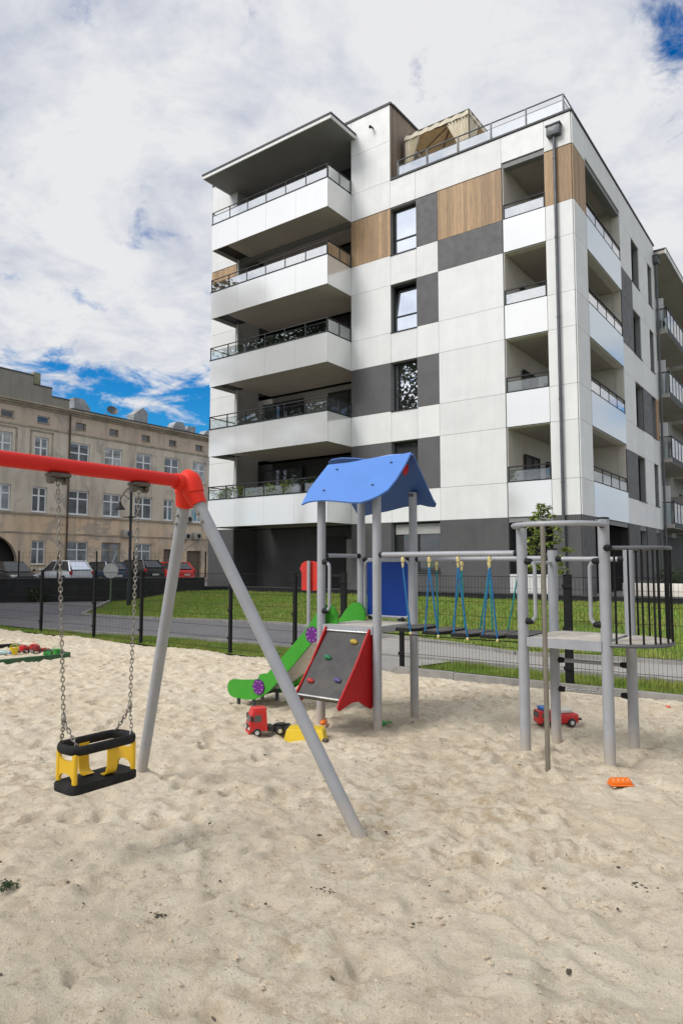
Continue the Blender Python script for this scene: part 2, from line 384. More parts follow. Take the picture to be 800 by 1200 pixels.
def make_sand():
    xs = np.arange(-12, 11.01, .02); ys = np.arange(-25, SAND_EDGE+.001, .02)
    # closer rows near the camera
    X, Y = np.meshgrid(xs, ys)
    Z = sand_height(X, Y)
    r = np.random.RandomState(5)
    for k in range(2900):                      # footprints and scuffs
        cx = r.uniform(-8, 10); cy = r.uniform(-24, -14.8); a = r.uniform(0, 6.28)
        L = r.uniform(.06, .15); W = L*r.uniform(.4, .8); dp = r.uniform(.011, .036)
        i0, i1 = np.searchsorted(xs, (cx-.45, cx+.45)); j0, j1 = np.searchsorted(ys, (cy-.45, cy+.45))
        x = X[j0:j1,i0:i1]-cx; y = Y[j0:j1,i0:i1]-cy
        u = (x*math.cos(a)+y*math.sin(a))/L; v = (-x*math.sin(a)+y*math.cos(a))/W
        q = u*u+v*v
        Z[j0:j1,i0:i1] += -dp*np.exp(-q*q*.9) + dp*.45*np.exp(-(np.sqrt(q)-1.45)**2*7)*(.5+.5*np.sin(3*np.arctan2(v,u)+a))
    for fx_,fy_ in ((2.64,-17.63),(3.34,-17.63),(2.68,-16.95),(3.36,-16.95),(4.84,-17.63),(5.53,-17.63),(4.87,-16.95),(5.55,-16.95),(2.70,-19.93),(4.73,-19.93),(5.18,-18.05)):
        i0, i1 = np.searchsorted(xs, (fx_-.4, fx_+.4)); j0, j1 = np.searchsorted(ys, (fy_-.4, fy_+.4))
        q = np.hypot(X[j0:j1,i0:i1]-fx_, Y[j0:j1,i0:i1]-fy_); Z[j0:j1,i0:i1] += .022*np.exp(-(q/.10)**2) - .020*np.exp(-((q-.2)/.07)**2)
    return gridmesh('sand', X, Y, Z, sand_mat())
struct(make_sand())
m_ground = mat('far_ground', (.10,.11,.07), .95, var=.3, scale=.3)
gb = MB(); gb.add([(-400,-400,-.25),(400,-400,-.25),(400,400,-.25),(-400,400,-.25)], [(0,1,2,3)])
struct(gb.build('ground', m_ground))

def lawn_h(x, y):
    s = np.clip((y + 10.8)/9.2, 0, 1); q = np.clip(((x+12.2)*.652+(y+10.75)*.758-.3)/3.0, 0, 1)
    return .40*s*s*(3-2*s)*q*q*(3-2*q)
m_soil = mat('turf', (.12,.17,.03), .95, var=.45, scale=2.2, bump=.8, bscale=45, dirt=.4, dirtcol=(.10,.10,.03))
xs = np.arange(-30, 16.01, .25); ys = np.append(np.arange(SAND_EDGE, -1.0, .2), -.95)
X, Y = np.meshgrid(xs, ys)
struct(gridmesh('lawn', X, Y, lawn_h(X,Y) + .02*vnoise(X,Y,.8,9), m_soil))
m_asph = mat('asphalt', (.135,.132,.14), .9, var=.12, scale=1.5, bump=.4, bscale=120, dirt=.25, dirtcol=(.19,.185,.18))
m_conc = mat('concrete_path', (.30,.285,.265), .9, var=.08, scale=2, bump=.25, bscale=90, dirt=.25, dirtcol=(.2,.19,.17))
m_kerb = mat('kerb_concrete', (.26,.25,.23), .9, var=.2, scale=5, bump=.3, bscale=60)
def sheet(name, poly, z, m):
    mb = MB(); mb.add([(x,y,z) for x,y in poly], [tuple(range(len(poly)))]); return struct(mb.build(name, m))
LN = [(-12.2,-10.75),(-9.95,-10.75),(-6.1,-9.75),(-4.6,-9.65),(.6,-11.1),(2.4,-11.8),(5,-11.4),(16,-11.35)]   # near edge of the lawn
NEAR = [(-30,-14.15),(-9,-14.1),(-7,-13.85),(-4.86,-13.4),(-2.7,-13.25),(1.9,-13.15),(16,-13.0)]
sheet('road', [(-30,-14.15),(-9,-14.1),(-7,-13.85),(-4.86,-13.4),(-2.7,-13.25),(-.9,-13.2),(-.9,-10.72)] + LN[3::-1] + [(-18.35,-5.45),(-18.6,-5.5),(-20.6,-8.05),(-22.4,-10.6),(-30,-16)], .034, m_asph)
sheet('path', [(-.9,-13.2),(1.9,-13.15),(16,-13.0),(16,-11.35),(5,-11.4),(2.4,-11.8),(.6,-11.1),(-.9,-10.72)], .034, m_conc)
sheet('path', [(.35,-14.46),(1.55,-14.46),(1.88,-13.10),(.35,-13.10)], .030, m_conc)
def kerb(pts, name='kerb', w=.08, z0=-.08, z1=.075):
    mb = MB()
    for (xa,ya),(xb,yb) in zip(pts, pts[1:]):
        L = math.hypot(xb-xa, yb-ya); n = max(1, round(L/1.0)); dx, dy = (xb-xa)/L, (yb-ya)/L
        for i in range(n):
            a = L*i/n + .004; b = L*(i+1)/n - .004
            q = [(xa+dx*a-dy*w/2, ya+dy*a+dx*w/2), (xa+dx*b-dy*w/2, ya+dy*b+dx*w/2), (xa+dx*b+dy*w/2, ya+dy*b-dx*w/2), (xa+dx*a+dy*w/2, ya+dy*a-dx*w/2)]
            mb.prism(q, 'z', z0, z1 + rng.uniform(-.006,.006))
    return struct(mb.build(name, m_kerb, smooth=0))
kerb(LN, 'lawn_kerb', z1=.10)
kerb([(-12.2,-10.75),(-18.3,-5.5)], 'lawn_kerb', z1=.10)
kerb(NEAR[1:6], 'path_kerb', z1=.06); kerb([(1.9,-13.15),(9,-13.07)], 'path_kerb', z1=.06)
kerb([(1.62,-14.53),(9.5,-14.53)], 'sandpit_kerb', w=.10, z1=.09)
kerb([(-.3,-14.53),(1.62,-14.53)], 'sandpit_kerb', w=.10, z1=.05)
# grass blades
def grass_mat():
    m, t, out = nt('grass_blades')
    p = t.nodes.new('ShaderNodeBsdfPrincipled'); t.links.new(p.outputs[0], out.inputs[0])
    tc = t.nodes.new('ShaderNodeTexCoord').outputs['Object']
    isl = t.nodes.new('ShaderNodeNewGeometry').outputs['Random Per Island']
    c = ramp(t, isl, [(0,(.09,.20,.02)),(.6,(.17,.31,.035)),(1,(.28,.36,.07))])
    c = mixc(t, ramp(t, noise(t, tc, 1.0, 4, .6), [(.35,.0),(.7,.75)]), c, (.34,.31,.08))
    c = mixc(t, ramp(t, noise(t, tc, 2.7, 4, .6), [(.52,.0),(.75,.6)]), c, (.08,.14,.02))
    t.links.new(c, p.inputs['Base Color']); p.inputs['Roughness'].default_value = .6; p.inputs['Specular IOR Level'].default_value = .3
    return m
def inside(poly, x, y):
    r = np.zeros(len(x), bool); n = len(poly)
    for i in range(n):
        x0,y0 = poly[i]; x1,y1 = poly[(i+1)%n]
        c = ((y0 > y) != (y1 > y)) & (x < (x1-x0)*(y-y0)/((y1-y0) or 1e-9)+x0); r ^= c
    return r
def blades(name, poly, n, hmin, hmax, wid, m, label):
    x0,x1 = min(p[0] for p in poly), max(p[0] for p in poly); y0,y1 = min(p[1] for p in poly), max(p[1] for p in poly)
    x = nrg.uniform(x0,x1,n*2); y = nrg.uniform(y0,y1,n*2); k = inside(poly,x,y); x = x[k][:n]; y = y[k][:n]; n = len(x)
    dens = vnoise(x,y,.7,21)+vnoise(x,y,.25,22)*.7
    h = nrg.uniform(hmin,hmax,n)*(1+.7*dens); a = nrg.uniform(0,6.28,n); ln = nrg.uniform(.1,.8,n)*h; b = nrg.uniform(0,6.28,n)
    z = lawn_h(x,y)
    v = np.zeros((n,3,3)); w = wid*nrg.uniform(.6,1.3,n)
    v[:,0] = np.stack([x-np.cos(a)*w, y-np.sin(a)*w, z-.01],-1); v[:,1] = np.stack([x+np.cos(a)*w, y+np.sin(a)*w, z-.01],-1)
    v[:,2] = np.stack([x+np.cos(b)*ln, y+np.sin(b)*ln, z+h],-1)
    me = bpy.data.meshes.new(name); me.vertices.add(n*3); me.vertices.foreach_set('co', v.astype(np.float32).ravel())
    me.loops.add(n*3); me.loops.foreach_set('vertex_index', np.arange(n*3,dtype=np.int32))
    me.polygons.add(n); me.polygons.foreach_set('loop_start', np.arange(n,dtype=np.int32)*3); me.update(calc_edges=True); me.materials.append(m)
    o = bpy.data.objects.new(name, me); C.objects.link(o)
    return tag(o, label, 'grass', kind='stuff')
mg = grass_mat()
strip = [(-12,-14.52),(-.35,-14.47),(.3,-14.47),(.3,-13.25),(-2.7,-13.3),(-4.86,-13.45),(-7,-13.9),(-9,-14.15),(-12,-14.2)]
blades('grass', strip, 26000, .03, .075, .006, mg, 'narrow strip of mown grass between the sand and the asphalt road')
blades('grass', [(1.62,-14.46),(10,-14.46),(10,-13.12),(1.98,-13.2)], 26000, .03, .08, .006, mg, 'strip of grass between the sandpit kerb and the pale path')
blades('grass', [(x,y+.06) for x,y in LN] + [(16,-1.3),(-17.2,-1.3),(-17.6,-4),(-18.2,-5.4)], 170000, .04, .10, .011, mg, 'sloping lawn in front of the modern apartment building')
# ------------------------------------------------------------------ apartment building
ZB = [3.3, 6.58, 9.86, 13.14, 16.45]
def window(parent, tf, a0, a1, z0, z1, d=.16, pane=None, mull=(), trans=(), fw=.07, fm=None, sill=True, name='window', sm=None, tilt=False, blind=0):
    fm = fm or M['metal_dark']; b = MB(tf)
    b.box(a0,a0+fw,d,d+.07,z0,z1).box(a1-fw,a1,d,d+.07,z0,z1).box(a0+fw,a1-fw,d,d+.07,z0,z0+fw).box(a0+fw,a1-fw,d,d+.07,z1-fw,z1)
    for x in mull: b.box(x-fw*.6,x+fw*.6,d+.003,d+.067,z0+fw,z1-fw)
    for z in trans: b.box(a0+fw,a1-fw,d+.004,d+.066,z-fw*.45,z+fw*.45)
    f = b.build(name, fm, parent, smooth=0)
    p = MB(tf)
    if tilt:      # a sash tilted inwards at the top
        zt = max([z for z in trans] or [z0]); p.box(a0+fw,a1-fw,d+.03,d+.045,z0+fw,zt)
        p.add([(a0+fw,d+.02,zt),(a1-fw,d+.02,zt),(a1-fw,d+.16,z1-fw-.02),(a0+fw,d+.16,z1-fw-.02)], [(0,1,2,3)])
    else: p.box(a0+fw*.5,a1-fw*.5,d+.03,d+.045,z0+fw*.5,z1-fw*.5)
    p.build('pane', pane or M['pane'], f, smooth=0)
    if blind:
        q = MB(tf)
        for i in range(int(blind/.05)): q.bev(a0+fw,a1-fw,d-.02,d+.0,z1-fw-.05*(i+1)+.004,z1-fw-.05*i,.006,1)
        q.build('roller_shutter', M['core'] if blind < .2 else M['shutter'], f, smooth=0)
    if sill: MB(tf).box(a0-.02,a1+.02,-.07,d,z0-.035,z0-.002).build('sill', sm or M['metal_dark'], f, smooth=0)
    return f
M['shutter'] = mat('shutter_slats', (.42,.42,.41), .5, var=.05)

apt = thing('apartment_building', 'modern five storey apartment block with white, grey and wood panels and glazed balconies', 'building', (0,0,0))
FR, SD = front(), side(0)
G = .006
def panels(name, m, lst, tf, d=-.04):
    for a0,a1,z0,z1 in lst: MB(tf).box(a0+G,a1-G,d,-.002,z0+G,z1-G).build(name, m, apt, smooth=0)
# load-bearing walls with openings
holes = [(-2.57,-.97,z+.0,min(z+3.27,16.6)) for z in ZB[:4]] + [(-2.57,-.97,.55,3.1)]
wins = []
for k in range(4): wins.append((-7.5,-6.28,ZB[k]+1.26,ZB[k]+3.26))
wins.append((-7.53,-5.34,1.31,3.28))
rec = [(-16.45,-9.5,.3,3.29)] + [(-16.45,-9.5,ZB[k],ZB[k]+3.28) for k in range(4)]
b = MB(FR); b.grid(-18.2,0,-.2,17.64,holes+wins+rec,0,.3); b.build('wall', M['core'], apt, smooth=0)
rholes = [(1.43,6.2,z,min(z+3.27,16.6)) for z in ZB[:4]] + [(1.43,6.2,.55,3.1)]
rwins = []
for k in range(4):
    rwins += [(8.1,9.5,ZB[k]+1.1,ZB[k]+3.08),(11.28,12.2,ZB[k]+1.08,ZB[k]+3.1)]
rwins += [(8.1,9.4,.9,3.1),(11.26,12.1,.9,3.1)]
b = MB(SD); b.grid(.3,12.8,-.2,17.64,rholes+rwins,0,.3); b.build('wall', M['core'], apt, smooth=0)
b = MB(); b.box(-18.2,-17.9,.3,12.8,-.2,17.64).box(-17.9,-.3,12.5,12.8,-.2,17.64).box(-17.9,-.3,.3,12.5,17.2,17.4); b.build('wall', M['white'], apt, smooth=0)
# cladding, front
W, Gy, Wd = [], [], []
for k in range(4):
    z0, z1, z2 = ZB[k], ZB[k]+1.26, ZB[k]+3.28
    W += [(-18.2,-16.45,z0,z1)]; (Wd if k == 3 else W).append((-18.2,-16.45,z1,z2))
    W += [(-9.5,-7.5,z0,z1),(-7.5,-6.28,z0,z1),(-6.28,-5.3,z0,z1)]
    (Wd if k == 3 else Gy if k < 2 else W).append((-9.5,-7.5,z1,z2))
    Gy.append((-6.28,-5.3,z1,z2))
    (Gy if k == 3 else W).append((-5.3,-2.6,z0,z1)); (Wd if k == 3 else W).append((-5.3,-2.6,z1,z2))
    W.append((-.97,0,z0,z1)); (Wd if k == 3 else W).append((-.97,0,z1,z2))
W += [(-9.5,-7.5,16.45,17.66),(-7.5,-6.3,16.45,17.62),(-6.3,-2.6,16.45,17.62),(-2.6,-.97,16.62,17.62),(-.97,0,16.45,17.62)]
W += [(-18.2,-16.45,16.45,17.66),(-18.2,-16.45,17.66,19.4),(-18.2,-16.45,19.4,21.0),(-9.5,-7.5,17.66,19.4),(-9.5,-7.5,19.4,21.0),(-16.45,-9.5,20.2,21.0)]
panels('white_panel', M['white'], W, FR); panels('grey_panel', M['grey'], Gy, FR); panels('wood_panel', M['wood'], Wd, FR)
gp = [(-18.2,-16.45,.0,3.3),(-9.5,-7.53,.0,3.3),(-7.53,-5.34,.0,1.3),(-5.34,-2.57,.0,3.3),(-.97,0,.0,3.3)]
panels('plinth_panel', M['plinth'], gp, FR)
# cladding, side
W, Gy, Wd = [], [], []
cols = [(6.2,8.1),(8.1,9.5),(9.5,11.28),(11.28,12.2),(12.2,12.8)]
for k in range(4):
    z0, z1, z2 = ZB[k], ZB[k]+1.26, ZB[k]+3.28
    za, zb_ = ZB[k]+1.08, ZB[k]+3.1
    W.append((.0,1.43,z0,z1)); (Wd if k == 3 else W).append((.0,1.43,z1,z2))
    for i, (a0,a1) in enumerate(cols):
        lo = (a0,a1,z0 if k == 0 else ZB[k-1]+3.1, za); 
        (Gy if (i == 0 and k == 3) else W).append(lo)
        if i in (1,3): continue
        (Gy if (i == 0 and k in (0,2)) or (i == 2 and k == 1) else Wd if (i == 4 and k == 1) else W).append((a0,a1,za,zb_))
W += [(0,1.43,16.45,17.62),(1.43,6.2,16.62,17.62)] + [(a0,a1,16.24,17.62) for a0,a1 in ((6.2,9.5),(9.5,12.8))]
panels('white_panel', M['white'], W, SD); panels('grey_panel', M['grey'], Gy, SD); panels('wood_panel', M['wood'], Wd, SD)
panels('plinth_panel', M['plinth'], [(.0,1.43,0,3.3),(6.2,8.1,0,3.3),(9.4,11.26,0,3.3),(12.1,12.8,0,3.3),(8.1,9.4,0,.9),(11.26,12.1,0,.9)], SD)
# windows
for k in range(4):
    window(apt, FR, -7.5,-6.28,ZB[k]+1.26,ZB[k]+3.26, d=.2, pane=M['pane'] if k else M['pane_dark'], trans=(ZB[k]+1.95,), tilt=(k == 2))
    window(apt, SD, 8.1,9.5,ZB[k]+1.1,ZB[k]+3.08, d=.2, pane=M['pane_dark'], tilt=(k == 0), trans=(ZB[k]+1.3,))
    window(apt, SD, 11.28,12.2,ZB[k]+1.08,ZB[k]+3.1, d=.2, pane=M['pane_dark'])
window(apt, FR, -7.53,-5.34,1.31,3.28, d=.2, pane=M['pane_dark'], mull=(-6.42,), blind=.42)
window(apt, SD, 8.1,9.4,.9,3.1, d=.2, pane=M['pane_dark'], sill=False); window(apt, SD, 11.26,12.1,.9,3.1, d=.2, pane=M['pane_dark'], sill=False)
# penthouse above the terrace level
b = MB(); b.box(-18.2,-16.45,0,.3,17.64,21).box(-9.5,-7.5,0,.3,17.64,21).box(-16.45,-9.5,0,.3,20.2,21).box(-18.2,-17.9,.3,9,17.64,21).box(-17.9,-7.53,8.7,9,17.64,21).box(-17.9,-7.5,.3,8.7,20.7,20.98)
b.build('penthouse_wall', M['core'], apt, smooth=0)
b = MB(); b.box(-7.53,-7.47,.0,9,17.45,20.98); b.build('wood_panel', M['wood_grey'], apt, smooth=0)
b = MB(); b.box(-18.24,-7.43,-.08,.12,21.0,21.09).box(-7.55,-7.40,.125,9.05,21.0,21.08).box(-18.24,-18.1,.125,9.05,21.0,21.08)
b.box(-7.46,.06,-.08,.3,17.64,17.71).box(-.3,.08,.305,12.85,17.64,17.71); b.build('roof_edge', M['cap'], apt, smooth=0)
b = MB(); b.cyl((-8.35,-.0,20.3),(-8.35,-.22,20.26),.035).ball((-8.35,-.24,20.24),.07); b.build('wall_lamp', M['metal_dark'], apt)
# deep balconies on the left, recess walls behind them
for k in range(5):
    z = ZB[k]; top = 20.18 if k == 4 else z+3.28+.2
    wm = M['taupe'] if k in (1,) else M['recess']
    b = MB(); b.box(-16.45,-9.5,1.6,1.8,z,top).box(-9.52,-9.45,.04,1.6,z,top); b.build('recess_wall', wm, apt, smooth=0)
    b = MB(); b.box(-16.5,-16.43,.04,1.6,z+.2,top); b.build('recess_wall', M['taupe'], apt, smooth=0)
    d = 1.45
    for a0,a1 in ((-16.0,-13.4),(-11.9,-9.6)):
        window(apt, front(), a0,a1,z+.35,z+2.98, d=d, pane=M['pane_dark'], mull=((a0+a1)/2,), sill=False, name='balcony_door')
    bal = MB(); x0, x1, y0 = -16.42, -9.5, -1.72
    n = 4
    for i in range(n):
        a = x0+(x1-x0)*i/n; c = x0+(x1-x0)*(i+1)/n
        bal.box(a+.004,c-.004,y0,y0+.04,z+.01,z+1.25)
    bal.box(x1-.04,x1,y0+.045,-.045,z+.01,z+1.25).box(x0,x0+.04,y0+.045,-.045,z+.01,z+1.25)
    B = bal.build('balcony', M['enamel'], apt, smooth=0)
    s = MB(); s.box(x0+.85,x1-.06,y0+.05,1.6,z+.10,z+.30); s.build('soffit', M['soffit'], B, smooth=0)
    s = MB(); s.box(x0+.05,x0+.83,y0+.05,0,z+.2,z+.30); s.build('soffit', M['recess'], B, smooth=0)  # dark strip stands in for the shade of a deep slot
    r = MB(); zt = z+1.86
    r.box(x0-.02,x1+.02,y0-.015,y0+.05,z+1.252,z+1.30).box(x1-.04,x1+.015,y0+.05,-.02,z+1.252,z+1.30)
    r.tube([(x0,.0,zt),(x0,y0+.02,zt),(x1-.01,y0+.02,zt),(x1-.01,0,zt)], .026, 8)
    r.tube([(x0,y0+.02,zt-.16),(x1-.01,y0+.02,zt-.16)], .012, 6)
    for i in range(7):
        a = x0+.03+(x1-x0-.06)*i/6; r.box(a-.02,a+.02,y0,y0+.04,z+1.3,zt)
    r.box(x1-.035,x1+.0,-.9,-.86,z+1.3,zt).box(x1-.035,x1,-.1,-.06,z+1.3,zt)
    r.build('railing', M['metal_dark'], B, smooth=30)
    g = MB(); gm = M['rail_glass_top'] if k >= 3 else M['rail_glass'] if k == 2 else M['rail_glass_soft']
    for i in range(6):
        a = x0+.03+(x1-x0-.06)*i/6+.03; c = a+(x1-x0-.06)/6-.06; g.box(a,c,y0+.01,y0+.022,z+1.31,zt-.19)
    g.box(x1-.025,x1-.013,y0+.08,-.92,z+1.31,zt-.05).box(x1-.025,x1-.013,-.84,-.12,z+1.31,zt-.05); g.build('glass', gm, B, smooth=0)
s = MB(); s.box(-16.45,-9.5,1.6,1.8,0,3.3).box(-16.5,-16.43,.04,1.6,0,3.3).box(-9.52,-9.45,.04,1.6,0,3.3); s.build('recess_wall', M['plinth'], apt, smooth=0)
s = MB(); s.box(-10.9,-10.1,1.52,1.58,.3,2.75); s.build('door', M['taupe'], apt, smooth=0)
s = MB(); s.box(-12.2,-10.95,1.52,1.58,.3,2.9); s.build('door', M['recess'], apt, smooth=0)
s = MB(); s.cyl((-16.25,-.12,3.4),(-16.25,-.12,16.5),.055,10); s.build('drainpipe', M['white'], apt)
b = MB(); b.box(-16.95,-9.30,-1.78,1.6,20.16,20.30); cn = b.build('canopy', M['canopy'], apt, smooth=0)
b = MB(); b.box(-17.0,-9.25,-1.84,-1.785,20.15,20.30).box(-9.295,-9.25,-1.78,0,20.15,20.30).box(-17.0,-16.955,-1.78,0,20.15,20.30); b.build('fascia', M['white'], cn, smooth=0)
b = MB(); b.box(-17.03,-9.22,-1.87,-.05,20.302,20.38); b.build('roof_edge', M['cap'], cn, smooth=0)
# corner loggias
for k in range(5):
    z = ZB[k] if k < 4 else 0.0
    top = (16.6 if k == 3 else z+3.27) if k < 4 else 3.12
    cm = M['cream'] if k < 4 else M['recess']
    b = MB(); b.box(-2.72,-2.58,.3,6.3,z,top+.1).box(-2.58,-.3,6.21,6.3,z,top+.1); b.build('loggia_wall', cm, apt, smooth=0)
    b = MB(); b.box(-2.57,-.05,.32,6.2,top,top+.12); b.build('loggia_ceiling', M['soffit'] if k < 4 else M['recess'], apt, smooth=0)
    b = MB(); b.box(-2.57,-.05,.08,6.2,z+.004,z+.14); b.build('loggia_floor', M['core'], apt, smooth=0)
    b = MB(); b.box(-.94,-.30,.31,1.41,z,top).box(-2.575,-2.555,.002,.31,z+.15,top).box(-.985,-.965,.002,.31,z+.15,top).box(-.31,-.002,1.425,1.445,z+.15,top).box(-.31,-.002,6.185,6.205,z+.15,top).box(-2.55,-.99,.0,.31,top-.02,top-.002).box(-.31,-.0,1.45,6.18,top-.02,top-.002); b.build('loggia_wall', cm, apt, smooth=0)
    window(apt, side(-2.58), 1.5,3.0,z+.2,z+2.5, d=-.12, pane=M['pane_dark'], mull=(2.3,), sill=False, name='loggia_door')
    window(apt, side(-2.58), 3.9,5.6,z+.2,z+2.5, d=-.12, pane=M['pane_dark'], mull=(4.7,), sill=False, name='loggia_door')
    if k == 4:
        MB().box(-2.57,-.97,-.02,.05,.45,1.27).build('parapet_panel', M['enamel'], apt, smooth=0); continue
    B = MB().box(-2.56,-.98,-.045,.0,z+.01,z+1.26).build('balcony', M['enamel'], apt, smooth=0)
    zt = z+1.84
    r = MB(); r.box(-2.57,-.97,-.05,.02,z+1.262,z+1.30).box(-2.56,-.98,-.04,.01,zt-.04,zt).box(-2.56,-2.52,-.03,.0,z+1.3,zt-.04).box(-1.02,-.98,-.03,.0,z+1.3,zt-.04).box(-2.52,-1.02,-.025,-.005,zt-.16,zt-.14)
    r.build('railing', M['metal_dark'], B, smooth=0)
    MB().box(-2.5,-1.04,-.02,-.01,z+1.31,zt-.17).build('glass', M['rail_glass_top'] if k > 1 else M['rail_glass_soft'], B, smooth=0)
    B = MB(SD).box(1.44,6.19,-.045,0,z+.01,z+1.26).build('balcony', M['enamel_sky_tint'], apt, smooth=0)
    r = MB(SD); r.box(1.43,6.2,-.05,.02,z+1.262,z+1.30).box(1.44,6.19,-.04,.01,zt-.04,zt)
    for i in range(5):
        a = 1.46+4.7*i/4; r.box(a-.02,a+.02,-.03,0,z+1.3,zt-.04)
    r.box(1.46,6.17,-.022,-.008,zt-.17,zt-.15)
    r.build('railing', M['metal_dark'], B, smooth=0)
    g = MB(SD)
    for i in range(4): a = 1.46+4.7*i/4; g.box(a+.03,a+1.145,-.02,-.01,z+1.31,zt-.18)
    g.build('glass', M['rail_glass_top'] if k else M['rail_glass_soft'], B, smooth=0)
# rainwater pipes
def downpipe(x, y, ztop, zbot, sx, sy):
    b = MB(); b.cyl((x,y,ztop),(x,y,zbot),.055,10)
    for z in np.arange(zbot+1.2, ztop, 2.9): b.cyl((x,y,z),(x,y,z+.06),.068,10)
    o = b.build('downpipe', M['metal_mid'], apt)
    h = MB(); h.bev(x-sx,x+sx,y-sy,y+sy,ztop-.05,ztop+.3,.02).bev(x-sx-.03,x+sx+.03,y-sy-.03,y+sy+.03,ztop+.3,ztop+.36,.01); h.build('hopper', M['metal_mid'], o)
downpipe(-.56,-.14,16.9,.3,.24,.13); downpipe(.16,12.7,16.7,.3,.13,.2)
# terrace railing
b = MB(); zt = 18.52
b.tube([(-7.3,.2,zt),(-.3,.2,zt),(-.3,12.4,zt)], .03, 8); b.tube([(-7.3,.2,zt-.22),(-.3,.2,zt-.22),(-.3,12.4,zt-.22)], .012, 6)
for i in range(6): x = -7.25+6.95*i/5; b.box(x-.025,x+.025,.175,.225,17.7,zt)
for i in range(1,8): y = .2+12.2*i/7; b.box(-.325,-.275,y-.025,y+.025,17.7,zt)
R_ = b.build('terrace_railing', M['metal_mid'], apt, smooth=30)
g = MB()
for i in range(5): x = -7.25+6.95*i/5; g.box(x+.05,x+1.34,.195,.207,17.72,zt-.26)
for i in range(7): y = .2+12.2*i/7; g.box(-.306,-.294,y+.05,y+1.69,17.72,zt-.26)
g.build('glass', M['rail_glass_top'], R_, smooth=0)

# gazebo on the terrace
gz = thing('garden_gazebo', 'cream canvas garden gazebo with tied curtains standing on the roof terrace', 'gazebo', (-5.75,2.0,17.4))
gx0,gx1,gy0,gy1,ze = -7.3,-4.25,.75,3.7,19.9
ap = (-5.77,2.2,20.75)
top = MB(); cs = [(gx0,gy0,ze),(gx1,gy0,ze),(gx1,gy1,ze),(gx0,gy1,ze)]
for i in range(4): top.plate([cs[i],cs[(i+1)%4],ap], (0,0,.012))
tp = top.build('canopy', M['fabric'], gz, smooth=0)
un = MB()
for i in range(4): un.add([(cs[i][0],cs[i][1],ze-.01),(cs[(i+1)%4][0],cs[(i+1)%4][1],ze-.01),(ap[0],ap[1],ap[2]-.02)], [(0,1,2)])
un.build('lining', M['fabric_under'], tp, smooth=0)
fr = MB()
for c in cs: fr.cyl((c[0],c[1],ze-.05),(ap[0],ap[1],ap[2]-.07),.022,6); fr.cyl((c[0],c[1],17.4),(c[0],c[1],ze),.03,8)
for i in range(4): fr.cyl(cs[i],cs[(i+1)%4],.022,6)
for x,y in (((gx0+gx1)/2,gy0),(gx1,(gy0+gy1)/2),((gx0+gx1)/2,gy1),(gx0,(gy0+gy1)/2)): fr.cyl((x,y,ze-.02),(ap[0],ap[1],ap[2]-.07),.016,6)
fr.ball((ap[0],ap[1],ap[2]-.16),.14,(1,1,.7)); fr.build('frame', mat('brown_steel', (.09,.055,.03), .5), gz)
vl = MB()
for i in range(4):
    (xa,ya,_),(xb,yb,_) = cs[i], cs[(i+1)%4]
    n = 24
    for j in range(n):
        f0,f1 = j/n,(j+1)/n; q = lambda f: (xa+(xb-xa)*f, ya+(yb-ya)*f)
        o0 = .02*math.sin(f0*40); o1 = .02*math.sin(f1*40)
        vl.add([(q(f0)[0]+o0,q(f0)[1]-o0,ze+.02),(q(f1)[0]+o1,q(f1)[1]-o1,ze+.02),(q(f1)[0]+o1,q(f1)[1]-o1,ze-.20),(q(f0)[0]+o0,q(f0)[1]-o0,ze-.20)], [(0,1,2,3)])
vl.build('valance', M['fabric'], gz)
def curtain(x, y, w, dx, dy, ztop, zbot):
    b = MB(); n, r = 22, 14; vs = []
    for j in range(r+1):
        f = j/r; z = ztop+(zbot-ztop)*f; wd = w*(1 - .55*math.sin(min(1,f*1.15)*math.pi*.62)**1.5)
        for i in range(n+1):
            g = i/n-.5; o = .05*math.sin(i*2.0+f*1.2)*(1-.3*f)
            vs.append((x+dx*wd*(g+.5)+dy*o*1.0, y+dy*wd*(g+.5)+dx*o, z))
    fs = [(j*(n+1)+i, j*(n+1)+i+1, (j+1)*(n+1)+i+1, (j+1)*(n+1)+i) for j in range(r) for i in range(n)]
    b.add(vs, fs); return b.build('curtain', M['fabric'], gz, smooth=60)
curtain(gx0+.03,gy0+.05,.75,1,0,ze-.03,17.6); curtain(gx1-.03,gy0+.05,1.05,-1,0,ze-.03,17.6)
curtain(gx0+.05,gy0+.1,.7,0,1,ze-.03,17.6); curtain(gx1-.05,gy0+.1,.9,0,1,ze-.03,17.6); curtain(gx1-.05,gy1-.1,.7,0,-1,ze-.03,17.6)

# ------------------------------------------------------------------ leaves
def leaf_mat(name, a, b):
    m, t, out = nt(name); p = t.nodes.new('ShaderNodeBsdfPrincipled'); t.links.new(p.outputs[0], out.inputs[0])
    isl = t.nodes.new('ShaderNodeNewGeometry').outputs['Random Per Island']
    t.links.new(ramp(t, isl, [(0,a),(1,b)]), p.inputs['Base Color']); p.inputs['Roughness'].default_value = .5
    tl = t.nodes.new('ShaderNodeBsdfTranslucent'); t.links.new(ramp(t, isl, [(0,a),(1,b)]), tl.inputs[0])
    x = t.nodes.new('ShaderNodeMixShader'); x.inputs[0].default_value = .3
    t.links.new(p.outputs[0], x.inputs[1]); t.links.new(tl.outputs[0], x.inputs[2]); t.links.new(x.outputs[0], out.inputs[0]); return m
M['leaf'] = leaf_mat('leaf_green', (.10,.16,.02), (.30,.36,.08)); M['leaf_dark'] = leaf_mat('leaf_dark', (.015,.035,.008), (.05,.08,.02))
M['bark'] = mat('bark', (.12,.09,.065), .9, var=.3, scale=20, bump=.6)
